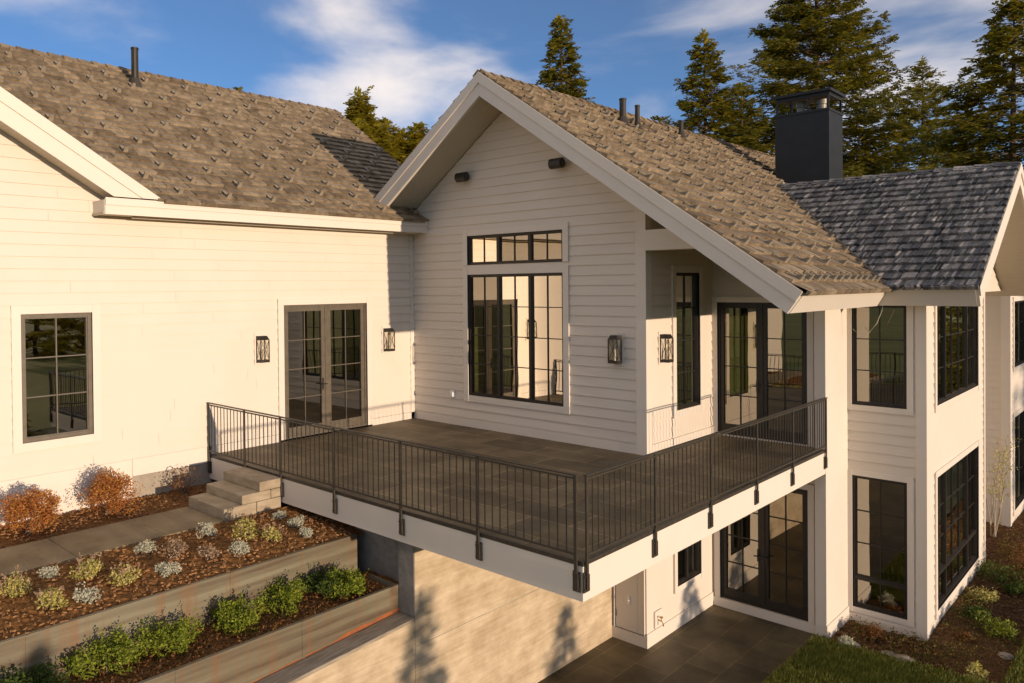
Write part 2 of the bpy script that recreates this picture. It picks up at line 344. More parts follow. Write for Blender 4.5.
# ------------------------------------------------------------------ ground
bm = B()
RR = 900; n = 48
c0 = bm.verts.new((0, 0, -3.72)); prev = None
rings = [16, 40, 90, 200, 420, RR]
loops = []
for r in rings:
    lp = []
    for i in range(n):
        a = 2 * math.pi * i / n; x, y = r * math.cos(a) + 4, r * math.sin(a)
        z = -3.72
        if y > 20 and x < 14: z += min((y - 20) * 0.05, 12)
        lp.append(bm.verts.new((x, y, z)))
    loops.append(lp)
for i in range(n): bm.faces.new((c0, loops[0][i], loops[0][(i + 1) % n]))
for k in range(len(loops) - 1):
    for i in range(n): bm.faces.new((loops[k][i], loops[k + 1][i], loops[k + 1][(i + 1) % n], loops[k][(i + 1) % n]))
structure('ground', bm, 'groundm')

def sheet(x0, x1, y0, y1, zf, step=0.1, amp=0.02, seed=0):
    rng = random.Random(seed); bm = B(); nx = max(1, int((x1 - x0) / step)); ny = max(1, int((y1 - y0) / step))
    g = [[bm.verts.new((x0 + (x1 - x0) * i / nx, y0 + (y1 - y0) * j / ny, zf(x0 + (x1 - x0) * i / nx, y0 + (y1 - y0) * j / ny) + rng.uniform(-amp, amp))) for j in range(ny + 1)] for i in range(nx + 1)]
    for i in range(nx):
        for j in range(ny): bm.faces.new((g[i][j], g[i + 1][j], g[i + 1][j + 1], g[i][j + 1]))
    return bm
bm = B(); box(bm, 5.0, 7.89, -9.0, 2.62, -3.78, -3.41); structure('patio', bm, 'patiotile')
LAWN = lambda x, y: -3.42 + 0.03 * math.sin(x * 1.7) * math.cos(y * 1.1)
structure('lawn', sheet(7.91, 10.6, -9, 2.45, LAWN, 0.25, 0.01, 1), 'lawnm')
lo2 = structure('lawn', sheet(10.6, 26, -9, 30, LAWN, 0.6, 0.01, 2), 'lawnm')
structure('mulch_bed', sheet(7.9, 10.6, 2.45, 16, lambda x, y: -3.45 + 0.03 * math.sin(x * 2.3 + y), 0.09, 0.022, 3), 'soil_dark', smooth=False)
BEDZ = lambda x, y: -0.52
MIDZ = lambda x, y: -0.50 - 0.16 * (x - 2.35) / 1.6
structure('garden_bed', sheet(0.0, 1.27, -14, -5.0, BEDZ, 0.06, 0.016, 4), 'soil')
structure('garden_bed', sheet(2.36, 3.935, -14, -4.75, MIDZ, 0.06, 0.018, 5), 'soil')
structure('garden_bed', sheet(3.96, 4.84, -14, -4.74, lambda x, y: -1.21, 0.06, 0.018, 6), 'soil')
bm = B()
y = -14.0; rng = random.Random(5)
while y < -6.2:
    ln = rng.choice((0.9, 1.2, 1.5)); y1 = min(y + ln, -6.15)
    box(bm, 1.25, 2.36, y + 0.004, y1 - 0.004, -0.62, -0.48 + rng.uniform(-.002, .002)); y = y1
structure('path', bm, 'pathstone')
# earth under the terraces (hidden core)
bm = B(); box(bm, -0.2, 2.34, -14, -5.0, -3.7, -0.60); box(bm, 2.34, 3.9, -14, -4.95, -3.7, -0.72); box(bm, 3.9, 4.84, -14, -4.95, -3.7, -1.27); structure('garden_soil', bm, 'soil')

def chips(regions, n, seed, smin=0.02, smax=0.055):
    rng = random.Random(seed); bm = B()
    for _ in range(n):
        x0, x1, y0, y1, zf = rng.choices(regions, weights=[(r[1] - r[0]) * (r[3] - r[2]) for r in regions])[0]
        x, y = rng.uniform(x0, x1), rng.uniform(y0, y1); z = zf(x, y) + 0.018
        a = rng.uniform(0, math.pi); l = rng.uniform(smin, smax); wd = l * rng.uniform(.25, .5)
        e1 = Vector((math.cos(a), math.sin(a), rng.uniform(-.35, .35))) * l; e2 = Vector((-math.sin(a), math.cos(a), rng.uniform(-.4, .4))) * wd; p = Vector((x, y, z))
        t = Vector((0, 0, 0.008)); hexa(bm, [p - e1 - e2 - t, p + e1 - e2 - t, p + e1 + e2 - t, p - e1 + e2 - t, p - e1 * .9 - e2 * .8 + t, p + e1 * .9 - e2 * .8 + t, p + e1 * .9 + e2 * .8 + t, p - e1 * .9 + e2 * .8 + t])
    return bm
o = finish('mulch', chips([(0.05, 1.22, -11, -5.15, BEDZ), (2.38, 3.9, -11, -4.95, MIDZ), (4.0, 4.8, -10, -4.95, lambda x, y: -1.21), ], 3200, 11, 0.010, 0.028), 'chips', normals=False); tag(o, 'loose bark mulch over the terraced garden beds', 'mulch', kind='stuff')
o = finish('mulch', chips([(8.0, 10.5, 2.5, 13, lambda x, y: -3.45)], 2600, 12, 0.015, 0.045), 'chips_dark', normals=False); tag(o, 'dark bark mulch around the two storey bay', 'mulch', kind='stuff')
def grass(regions, n, seed, h0=0.05, h1=0.13):
    rng = random.Random(seed); bm = B()
    for _ in range(n):
        x0, x1, y0, y1, zf = rng.choices(regions, weights=[r[5] for r in regions])[0][:5]
        x, y = rng.uniform(x0, x1), rng.uniform(y0, y1); z = zf(x, y) - 0.005
        for k in range(3):
            a = rng.uniform(0, 2 * math.pi); h = rng.uniform(h0, h1); wd = rng.uniform(.004, .008); ln = rng.uniform(.1, .6) * h
            d = Vector((math.cos(a), math.sin(a), 0)); s = Vector((-d.y, d.x, 0)) * wd; p = Vector((x + rng.uniform(-.02, .02), y + rng.uniform(-.02, .02), z))
            v = [bm.verts.new(p - s), bm.verts.new(p + s), bm.verts.new(p + d * ln * .4 + s * .7 + Vector((0, 0, h * .6))), bm.verts.new(p + d * ln + Vector((0, 0, h)))]
            bm.faces.new(v)
    return bm
o = finish('grass', grass([(7.86, 10.6, -1.5, 2.5, LAWN, 10), (10.6, 12.2, 1.5, 9, LAWN, 6)], 26000, 21), 'grass', normals=False); tag(o, 'short green lawn grass beside the slate patio', 'grass', kind='stuff')

# ------------------------------------------------------------------ HOUSE
house = thing('house', (4.0, 5.0, -3.6), 'white lap sided house with brown shake gable roofs and black windows', 'house')
X0, Y0, Y1 = PL('x', 0.0), PL('y', 0.0), PL('y', 2.62)
PW, PLW, PB, PBX = PL('x', 5.88), PL('x', 5.87), PL('y', 3.77), PL('x', 9.3)
RX, RZ, SR, SLF = 2.88, 7.135, 0.7127, 0.70
OH = 0.90
main_r = lambda x: RZ - SR * (x - RX)
main_l = lambda x: RZ - SLF * (RX - x)
bayz = lambda y: 2.9 + .579 * (y - 3.18) if y < 7.53 else 5.42 - .579 * (y - 7.53)
lwz = lambda x: 4.47 + .7 * (.5 - x)
crossz = lambda y: 4.474 + .6 * (-6.216 - y) if y > -11.6 else 4.474 + .6 * (-6.216 + 11.6) - .6 * (-11.6 - y)

# walls ------------------------------------------------------------
def left_gable_lo(z):
    if z < 4.25: return -17.0
    return -11.6 - max(0.0, (7.29 - z)) / .6
def left_gable_hi(z):
    if z < 4.25: return 0.0
    return -11.6 + max(0.0, (7.29 - z)) / .6
LWIN = (-8.234, -7.177, 0.67, 2.635); LDOOR = (-3.534, -1.427, 0.03, 2.66)
wall('wall', X0, 0.15, 4.25, -17.0, 0.0, [LWIN, LDOOR], house, seed=3)
wall('wall', X0, 4.25, 7.2, left_gable_lo, left_gable_hi, [], house, seed=4)
bm = B(); X0.box(bm, -17, -6.55, -0.1, 0.012, -0.75, 0.145); finish('base_board', bm, 'trim', house)
bm = B(); X0.box(bm, -6.545, -5.18, -0.1, 0.012, -0.14, 0.145); finish('base_board', bm, 'trim', house)
bm = B(); X0.box(bm, -6.545, -5.1, -0.1, 0.0, -0.85, -0.145); X0.box(bm, -17, 0, -0.3, -0.1, -3.7, -0.10); finish('foundation', bm, 'found', house)
bm = B(); X0.box(bm, -5.1, LDOOR[0] - .14, -0.1, 0.03, 0.0, 0.145); finish('base_board', bm, 'trim', house)
bm = B(); X0.box(bm, LDOOR[1] + .14, -0.13, -0.1, 0.03, 0.0, 0.145); finish('base_board', bm, 'trim', house)
GWL, GWU = (1.707, 4.165, 0.68, 3.24), (1.707, 4.165, 3.445, 4.06)
glo = lambda z: max(0.0, RX - (6.675 - z) / SLF); ghi = lambda z: min(5.88, RX + (6.675 - z) / SR)
wall('wall', Y0, 0.0, 6.66, glo, ghi, [GWL, GWU], house, seed=5)
SWIN = (1.056, 2.01, 0.657, 3.21)
wall('wall', PW, 0.0, 4.6, 0.0, 2.62, [SWIN], house, seed=6)
UDOOR = (6.0, 7.70, 0.03, 2.63)
wall('wall', Y1, 0.0, 4.55, 5.88, lambda z: min(8.0, RX + (6.675 - z) / SR), [UDOOR], house, seed=7)
BWU, BWL = (8.11, 9.03, 0.684, 2.582), (8.11, 9.03, -3.16, -0.657)
wall('wall', PB, -3.55, 2.75, 8.0, 9.3, [BWU, BWL], house, seed=8)
BXU, BXL = (4.52, 8.37, 0.684, 2.582), (4.52, 8.37, -3.16, -0.657)
wall('wall', PBX, -3.55, 2.75, 3.77, 9.16, [BXU, BXL], house, seed=9)
wall('wall', PBX, 2.75, 4.95, lambda z: 7.53 - (4.98 - z) / .579, lambda z: 7.53 + (4.98 - z) / .579, [], house, seed=10)
PM_ = PL('x', 8.0)
wall('wall', PM_, -3.55, 2.9, 9.16, 13.0, [], house, seed=11)
FW = PL('y', 12.6); FX = PL('x', 9.3)
wall('wall', FW, -3.55, 2.75, 8.0, 9.3, [], house, seed=12)
FWU, FWL = (13.2, 15.2, 0.684, 2.45), (13.2, 15.2, -3.16, -0.657)
wall('wall', FX, -3.55, 2.75, 12.6, 18.0, [FWU, FWL], house, seed=13)
SMW = (1.06, 2.02, -2.62, -1.965)
wall('wall', PLW, -3.42, -0.43, 0.0, 2.62, [SMW], house, seed=14, lap=False)
LDR = (6.03, 7.70, -3.23, -0.80)
wall('wall', Y1, -3.42, -0.43, 5.87, 8.0, [LDR], house, seed=15, lap=False)
UT = PL('y', 0.0)
UTD = (5.235, 5.84, -3.2, -1.1)
wall('wall', UT, -3.42, -0.43, 5.18, 5.87, [UTD], house, seed=16, lap=False)
# back and far walls closing the volume
bm = B(); box(bm, -9.6, -9.4, -17, 1.0, -3.7, 4.3); box(bm, -9.4, 0, 0.85, 1.0, -3.7, 4.4); box(bm, -0.1, 0.1, 1.0, 18, -3.7, 4.6); box(bm, 0.1, 9.3, 17.9, 18.0, -3.7, 2.75); box(bm, 8.0, 9.3, 9.06, 9.16, -3.55, 2.75); box(bm, -9.4, 0, -17.1, -17.0, -3.7, 4.3)
finish('wall', bm, 'white', house)
# trims: corner boards, base boards, pilaster
bm = B()
def corner(bm, x, y, z0, z1, wd=0.12, p=0.042):          # an outside corner between a -y face and a +x face
    box(bm, x - wd, x + p, y - p, y, z0, z1); box(bm, x, x + p, y, y + wd, z0, z1)
corner(bm, 5.88, 0.0, 0.0, 4.5, 0.16); finish('corner_board', bm, 'trim', house)
bm = B(); corner(bm, 9.3, 3.77, -3.53, 2.62, 0.13); finish('corner_board', bm, 'trim', house)
bm = B(); box(bm, 9.3, 9.342, 9.03, 9.16, -3.53, 2.74); finish('corner_board', bm, 'trim', house)
bm = B(); corner(bm, 9.3, 12.6, -3.53, 2.72, 0.16); finish('corner_board', bm, 'trim', house)
bm = B(); box(bm, 7.84, 8.03, 2.53, 3.765, -3.46, 2.98); finish('pilaster', bm, 'trim', house)
for q in ((5.87, 5.892, -.022, 2.615, -3.408, -3.16), (5.181, 5.869, -.022, 0, -3.408, -3.20), (5.892, 7.838, 2.575, 2.62, -3.408, -3.235), (8.031, 8.05, 2.51, 3.77, -3.46, -3.18), (8.05, 9.168, 3.735, 3.768, -3.47, -3.29), (9.302, 9.322, 3.9, 9.03, -3.47, -3.29)):
    bm = B(); box(bm, *q); finish('base_board', bm, 'trim', house)
for q in ((.13, 5.72, -.034, 0, 0.0, 0.16), (5.881, 5.914, .16, 2.57, 0.0, 0.16)):
    bm = B(); box(bm, *q); finish('base_board', bm, 'trim', house)
bm = B(); box(bm, 0.002, 0.03, -0.13, -0.022, 0.146, 4.2); finish('corner_board', bm, 'trim', house)
# porch beam
bm = B(); box(bm, 5.923, 7.02, -0.10, 0.16, 3.585, 3.94); finish('porch_beam', bm, 'trim', house)

# windows and doors ---------------------------------------------------
window(house, X0, *LWIN, [(0, 1, 2)], [(LWIN[2], LWIN[3], 3)], fw=.06, fm='bronze_sunlit')
window(house, X0, *LDOOR, [(0, .5, 2), (.5, 1, 2)], [(LDOOR[2], LDOOR[3], 4)], name='double_door', stile=0.09, handle=[(LDOOR[0] + LDOOR[1]) / 2 - .09], case_bottom=False, fm='bronze_sunlit')
window(house, Y0, *GWL, [(0, 1 / 3, 2), (1 / 3, 2 / 3, 2), (2 / 3, 1, 2)], [(GWL[2], GWL[3], 4)])
window(house, Y0, *GWU, [(0, 1 / 3, 2), (1 / 3, 2 / 3, 2), (2 / 3, 1, 2)], [(GWU[2], GWU[3], 1)], case_bottom=False)
window(house, PW, *SWIN, [(0, 1, 2)], [(SWIN[2], SWIN[3], 4)])
window(house, Y1, *UDOOR, [(0, .5, 2), (.5, 1, 2)], [(UDOOR[2], UDOOR[3], 4)], name='double_door', stile=0.07, handle=[6.77, 6.93], case_bottom=False, casing=.11)
window(house, Y1, *LDR, [(0, .5, 2), (.5, 1, 2)], [(LDR[2], LDR[3], 4)], name='double_door', stile=0.07, handle=[6.77, 6.93], case_bottom=False, casing=.11)
window(house, PB, *BWU, [(0, 1, 2)], [(BWU[2], BWU[3], 3)], casing=.10)
window(house, PB, *BWL, [(0, 1, 2)], [(BWL[2], -2.6, 1), (-2.6, BWL[3], 3)], casing=.10)
window(house, PBX, *BXU, [(0, .24, 2), (.24, .76, 3), (.76, 1, 2)], [(BXU[2], BXU[3], 3)], casing=.12)
window(house, PBX, *BXL, [(0, .24, 2), (.24, .76, 3), (.76, 1, 2)], [(BXL[2], -2.56, 1), (-2.56, BXL[3], 3)], casing=.12)
window(house, FX, *FWU, [(0, 1, 2)], [(FWU[2], FWU[3], 3)], casing=.12)
window(house, FX, *FWL, [(0, 1, 2)], [(FWL[2], FWL[3], 3)], casing=.12)
window(house, PLW, *SMW, [(0, .5, 1), (.5, 1, 1)], [(SMW[2], SMW[3], 1)], casing=.10)
# flush white utility door with hinges
bm = B(); UT.box(bm, UTD[0] + .005, UTD[1] - .005, -0.045, -0.004, UTD[2], UTD[3] - .005); bevel(bm, .003, 1)
ud = finish('utility_door', bm, 'trim', house)
for z in (-2.95, -2.2, -1.45):
    bm = B(); UT.box(bm, UTD[0] - .012, UTD[0] + .022, -0.004, 0.012, z - .06, z + .06); finish('hinge', bm, 'steel', ud)
bm = B(); UT.box(bm, 5.49, 5.54, -.004, .012, -2.72, -2.58); UT.box(bm, 5.51, 5.54, .012, .045, -2.66, -2.63); finish('latch', bm, 'plate', ud)

# interior -------------------------------------------------------------
bm = B(); box(bm, -9.3, -0.25, -17, 0.8, -.2, 0.02); box(bm, 0.2, 5.5, .2, 17.8, -.4, 0.02); box(bm, 5.5, 7.8, 2.85, 17.8, -.4, 0.02); box(bm, 7.8, 9.1, 3.97, 9.0, -.4, 0.02)
box(bm, 0.2, 7.8, 2.85, 17.8, -3.7, -3.3); box(bm, 7.8, 9.1, 3.97, 9.0, -3.7, -3.3); box(bm, 0.2, 5.6, .2, 2.85, -3.7, -3.3)
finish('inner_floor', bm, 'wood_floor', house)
bm = B(); box(bm, -4.6, -4.5, -17, .8, .02, 3.0); box(bm, -4.5, -.2, -5.3, -5.2, .02, 3.0); box(bm, -9.3, -.2, -17, .8, 3.0, 3.1)
box(bm, .2, 5.2, 8.2, 8.3, .02, 5.6); box(bm, 3.2, 3.3, 3.4, 8.2, -3.43, -.4); box(bm, 3.3, 7.8, 9.2, 9.3, -3.43, -.4); box(bm, 5.2, 5.3, 3.4, 6.6, .02, 3.0); box(bm, 5.3, 9.0, 9.2, 9.3, .02, 2.6); box(bm, 5.3, 9.0, 3.97, 9.2, 2.65, 2.7)
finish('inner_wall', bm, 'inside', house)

# roofs ----------------------------------------------------------------
def slab(bm, O, eu, es, nrm, Lu, Ls, t0, t1, u0=0.0, mit=0.0, m0=0.0):
    O, eu, es, nrm = map(Vector, (O, eu, es, nrm))
    P = lambda u, s, n: O + eu * u + es * s + nrm * n
    La, Lb = Ls + t0 * mit - .002, Ls + t1 * mit - .002
    Sa, Sb = t0 * m0, t1 * m0
    hexa(bm, [P(u0, Sa, t0), P(Lu, Sa, t0), P(Lu, La, t0), P(u0, La, t0), P(u0, Sb, t1), P(Lu, Sb, t1), P(Lu, Lb, t1), P(u0, Lb, t1)])
def shakes(bm, O, eu, es, nrm, Lu, Ls, expo, keep, seed, wmin=.14, wmax=.32, tmin=.018, tmax=.042, tilt=.014, jit=.004):
    rng = random.Random(seed); O, eu, es, nrm = map(Vector, (O, eu, es, nrm))
    rows = int(Ls / expo)
    for r in range(-1, rows + 1):
        u = -rng.uniform(0, wmax)
        while u < Lu:
            wd = rng.uniform(wmin, wmax); a, b = max(u, 0), min(u + wd - .006, Lu); u += wd
            if b - a < .03: continue
            s0 = r * expo + rng.gauss(0, jit); s0 = max(s0, -.05)
            s1 = min(s0 + expo * 1.35, Ls + .02)
            if s1 - s0 < .03: continue
            um, sm = (a + b) / 2, (s0 + min(s1, s0 + expo)) / 2
            if not keep(*(O + eu * um + es * sm)): continue
            t = rng.uniform(tmin, tmax); k = rng.uniform(-tilt, tilt); h = rng.uniform(0, .004)
            P = lambda uu, s, n: O + eu * uu + es * s + nrm * n
            hexa(bm, [P(a, s0, -.006), P(b, s0, -.006), P(b, s1, -.012), P(a, s1, -.012), P(a, s0, t + k + .008), P(b, s0, t - k + .008), P(b, s1, h - .006), P(a, s1, h - .006)])
def ridge_caps(bm, p0, p1, nl, nr, seed, ln=.3):
    rng = random.Random(seed); p0, p1, nl, nr = map(Vector, (p0, p1, nl, nr)); d = (p1 - p0); Ltot = d.length; d.normalize()
    k = 0.0
    while k < Ltot - .1:
        for e in (nl, nr):
            e = e.normalized(); n = d.cross(e) if d.cross(e).z > 0 else e.cross(d)
            a, b = p0 + d * k, p0 + d * min(k + ln * 1.25, Ltot); j = rng.uniform(0, .012)
            hexa(bm, [a + n * .01, b + n * .01, b + e * .17 + n * .005, a + e * .17 + n * .005, a + n * (.058 + j), b + n * .03, b + e * .17 + n * .022, a + e * .17 + n * (.048 + j)])
        k += ln
def nv(a, b, c): return Vector((a, b, c)).normalized()
ES_L, NR_L = nv(-1, 0, .7), nv(.7, 0, 1)
ES_R, NR_R = nv(-1, 0, SR), nv(SR, 0, 1)
ES_M, NR_M = nv(1, 0, SLF), nv(-SLF, 0, 1)
ES_B, NR_B = nv(0, 1, .579), nv(0, -.579, 1)
ES_B2, NR_B2 = nv(0, -1, .579), nv(0, .579, 1)
EY, EX = Vector((0, 1, 0)), Vector((1, 0, 0))
LL = 4.98 * math.hypot(1, .7)
def keep_left(x, y, z):
    if y > -0.03 and x > -.42: return False
    if y > -OH and x > -.42 and main_l(x) - .5 < z and x < -.0: return False
    if y < -6.2 and crossz(y) > z + .02: return False
    return True
bm = B(); slab(bm, (.5, -6.3, 4.47), EY, ES_L, NR_L, 7.65, LL, -.05, -.012); slab(bm, Vector((.5, -17, 4.47)) + ES_L * 1.1, EY, ES_L, NR_L, 10.7, LL - 1.1, -.05, -.012)
shakes(bm, (.53, -12, 4.45), EY, ES_L, NR_L, 13.35, LL + .03, .235, keep_left, 31, .22, .46, .034, .052, .010)
ridge_caps(bm, (-4.45, -12, 7.935), (-4.45, 1.35, 7.935), (1, 0, -.7), (-1, 0, -.7), 1)
# far slope of the same wing, hidden from the front
slab(bm, (-9.4, -17, 4.47), EY, nv(1, 0, .7), nv(-.7, 0, 1), 18.35, LL, -.05, 0.0)
roof_left = finish('roof', bm, ['shake'], house)
bm = B(); slab(bm, (.42, -6.6, 4.41), EY, ES_L, NR_L, 7.9, LL - .1, -.30, -.055); slab(bm, Vector((.42, -17, 4.41)) + ES_L * 1.2, EY, ES_L, NR_L, 10.4, LL - 1.3, -.30, -.055); slab(bm, (-9.3, -17, 4.41), EY, nv(1, 0, .7), nv(-.7, 0, 1), 18.3, LL - .1, -.30, -.055)
box(bm, -.02, .47, -7.15, -.0, 4.205, 4.225)
finish('soffit', bm, 'soffit', house)
bm = B(); box(bm, .47, .50, -7.13, .0, 4.19, 4.44); box(bm, .502, .522, -7.13, 0, 4.335, 4.452); box(bm, 0.0, .469, -7.135, -7.11, 4.19, 4.42); finish('fascia', bm, 'trim', house)
# rake boards at the far end of the left wing
bm = B(); slab(bm, (.3, 1.35, 4.6), EY, ES_L, NR_L, .04, LL - .35, -.3, -.01); finish('barge_board', bm, 'trim', house)
# cross gable on the left wing (only its end is seen)
bm = B()
for sgn in (1, -1):
    es = nv(0, -sgn, .6); nn = nv(0, sgn * .6, 1); y0 = -11.6 + sgn * 5.384
    slab(bm, (-4.4, y0, 4.474), EX, es, nn, 4.86, 5.384 * math.hypot(1, .6), -.06, -.012)
finish('roof', bm, 'shake', house)
for sgn in (1, -1):
    es = nv(0, -sgn, .6); nn = nv(0, sgn * .6, 1); y0 = -11.6 + sgn * 5.384; Lc = 5.384 * math.hypot(1, .6)
    bm = B(); slab(bm, (.47, y0, 4.474), EX, es, nn, .035, Lc, -.40, .0, 0, .6, -1.667); slab(bm, (.507, y0, 4.474), EX, es, nn, .022, Lc, -.165, .012, 0, .6, -1.667); finish('barge_board', bm, 'trim', house)
    bm = B(); slab(bm, (-.02, y0, 4.474), EX, es, nn, .485, Lc, -.36, -.065, 0.0, 0, -1.667); finish('soffit', bm, 'soffit', house)

# main gable
LR = 5.98 * math.hypot(1, SR); LM = 3.7 * math.hypot(1, SLF)
def keep_right(x, y, z): return bayz(y) < z + .05 or y > 11.9
bm = B(); slab(bm, (8.86, -OH, 2.873), EY, ES_R, NR_R, 18.9, LR, -.05, -.012)
shakes(bm, (8.89, -OH - .03, 2.852), EY, ES_R, NR_R, 17.5, LR + .03, .245, keep_right, 32, .26, .50, .040, .056, .008)
slab(bm, (RX - 3.7, -OH, RZ - 3.7 * SLF), EY, ES_M, NR_M, 18.9, LM, -.05, -.012)
shakes(bm, (RX - 3.3, -OH - .03, RZ - 3.3 * SLF), EY, ES_M, NR_M, 3.2, LM - .4 * 1.2207, .245, lambda x, y, z: z > lwz(x) - .05, 33, .17, .42)
ridge_caps(bm, (RX, -OH - .03, RZ), (RX, 16, RZ), (1, 0, -SR), (-1, 0, -SLF), 2)
roof_main = finish('roof', bm, 'shake', house)
bm = B()
slab(bm, (8.80, -OH + .04, 2.91), EY, ES_R, NR_R, 18.8, LR - .06, -.36, -.055); finish('soffit', bm, 'soffit', house)
bm = B(); slab(bm, (RX - 3.6, -OH + .04, RZ - 3.6 * SLF), EY, ES_M, NR_M, 18.8, LM - .125, -.36, -.055); finish('soffit', bm, 'soffit', house)
bm = B(); slab(bm, (8.86, -OH - .035, 2.873), EY, ES_R, NR_R, .07, LR, -.38, -.012, 0, SR); slab(bm, (8.86, -OH - .06, 2.873), EY, ES_R, NR_R, .024, LR, -.17, -.002, 0, SR); finish('barge_board', bm, 'trim', house)
bm = B(); slab(bm, (RX - 3.7, -OH - .035, RZ - 3.7 * SLF), EY, ES_M, NR_M, .07, LM, -.38, -.012, 0, SLF); slab(bm, (RX - 3.7, -OH - .06, RZ - 3.7 * SLF), EY, ES_M, NR_M, .024, LM, -.17, -.002, 0, SLF); finish('barge_board', bm, 'trim', house)
bm = B(); slab(bm, Vector((8.86, -OH + .03, 2.873)) + ES_R * -.012, EY, ES_R, NR_R, 5.0, .05, -.37, -.014); finish('fascia', bm, 'trim', house)
# bay gable roof
LB = 4.35 * math.hypot(1, .579)
bm = B(); slab(bm, (5.0, 3.18, 2.9), EX, ES_B, NR_B, 5.2, LB, -.05, -.012)
shakes(bm, (5.0, 3.15, 2.884), EX, ES_B, NR_B, 5.22, LB + .03, .275, lambda x, y, z: main_r(x) < z + .04, 34, .03, .09, .046, .060, .014, .003)
slab(bm, (5.0, 11.88, 2.9), EX, ES_B2, NR_B2, 5.2, LB, -.05, 0)
ridge_caps(bm, (5.1, 7.53, 5.42), (10.2, 7.53, 5.42), (0, -1, -.579), (0, 1, -.579), 3, .36)
roof_bay = finish('roof', bm, 'shake_shaded', house)
bm = B(); slab(bm, (6.0, 3.24, 2.93), EX, ES_B, NR_B, 4.16, LB - .07, -.36, -.055); slab(bm, (6.0, 11.82, 2.93), EX, ES_B2, NR_B2, 4.16, LB - .07, -.36, -.055); finish('soffit', bm, 'soffit', house)
for es, nn, y0 in ((ES_B, NR_B, 3.18), (ES_B2, NR_B2, 11.88)):
    bm = B(); slab(bm, (10.165, y0, 2.9), EX, es, nn, .04, LB, -.38, -.012, 0, .579); slab(bm, (10.207, y0, 2.9), EX, es, nn, .022, LB, -.17, -.002, 0, .579); finish('barge_board', bm, 'trim', house)
bm = B(); slab(bm, Vector((8.6, 3.18, 2.9)) + ES_B * -.012, EX, ES_B, NR_B, 1.56, .05, -.37, -.014); finish('fascia', bm, 'trim', house)
# far wing roof behind the bay
bm = B(); slab(bm, (8.86, 12.1, 2.873), EY, ES_R, NR_R, 6, LR, -.04, .01); finish('roof', bm, 'shake', house)
# valley flashing
bm = B(); a, b = Vector((8.83, 3.16, 2.925)), Vector((5.29, 7.53, 5.44)); d = (b - a).normalized()
v1 = d.cross(NR_B).normalized() * .05; v2 = d.cross(NR_R).normalized() * .05
quad(bm, a + v1 + NR_B * .03, b + v1 + NR_B * .03, b - v2 + NR_R * .03, a - v2 + NR_R * .03); finish('valley_flashing', bm, 'underlay', house)

# snow guards ------------------------------------------------------------
CAMP = Vector((12.73, -12.07, 2.99))
def guard_mesh(eu, es, nrm, name):
    bm = B(); eu, es, nrm = map(Vector, (eu, es, nrm))
    def bx(u0, u1, s0, s1, n0, n1):
        P = lambda u, s, n: eu * u + es * s + nrm * n
        hexa(bm, [P(u0, s0, n0), P(u1, s0, n0), P(u1, s1, n0), P(u0, s1, n0), P(u0, s0, n1), P(u1, s0, n1), P(u1, s1, n1), P(u0, s1, n1)])
    bx(-.025, .025, -.03, .19, 0.045, .058)
    P = lambda u, s_, n: eu * u + es * s_ + nrm * n
    hexa(bm, [P(-.045, -.05, .03), P(.045, -.05, .03), P(.045, -.03, .03), P(-.045, -.03, .03), P(-.03, -.055, .145), P(.03, -.055, .145), P(.03, -.035, .145), P(-.03, -.035, .145)])
    hexa(bm, [P(-.008, -.03, .05), P(.008, -.03, .05), P(.008, .06, .05), P(-.008, .06, .05), P(-.008, -.034, .125), P(.008, -.034, .125), P(.008, -.02, .125), P(-.008, -.02, .125)])
    bmesh.ops.recalc_face_normals(bm, faces=bm.faces)
    me = bpy.data.meshes.new(name); bm.to_mesh(me); bm.free(); me.materials.append(M['guard']); return me
spots = []
rng = random.Random(77)
for (O, eu, es, nrm, u0, u1, Ls, expo, keep, par) in (((.53, -12, 4.45), EY, ES_L, NR_L, 1.6, 13.2, LL, .235, keep_left, roof_left), ((8.89, -OH - .03, 2.852), EY, ES_R, NR_R, .35, 14, LR, .245, keep_right, roof_main)):
    gm = guard_mesh(eu, es, nrm, 'snow_guard'); O = Vector(O)
    r = 1; odd = 0
    while r * expo < Ls - .35:
        dense = (r == 1 and par is roof_main)
        sp = .34 if dense else .92
        u = u0 + (0 if dense else (.46 if odd else 0))
        while u < u1:
            p = O + eu * (u + rng.uniform(-.04, .04)) + es * (r * expo + .05)
            if keep(*p): spots.append(((p - CAMP).length, p, gm, par))
            u += sp
        odd = 1 - odd; r += 2 if not dense else 2
spots.sort(key=lambda s: s[0])
for d, p, gm, par in spots[:100]: link('snow_guard', gm, par, p)
for par in (roof_left, roof_main):
    bm = B()
    for d, p, gm, pr_ in spots[100:]:
        if pr_ is par:
            k = len(bm.verts); bm.from_mesh(gm); bm.verts.ensure_lookup_table()
            for v in bm.verts[k:]: v.co += p
    if len(bm.verts):
        o = finish('snow_guard', bm, 'guard', par); o['kind'] = 'stuff'

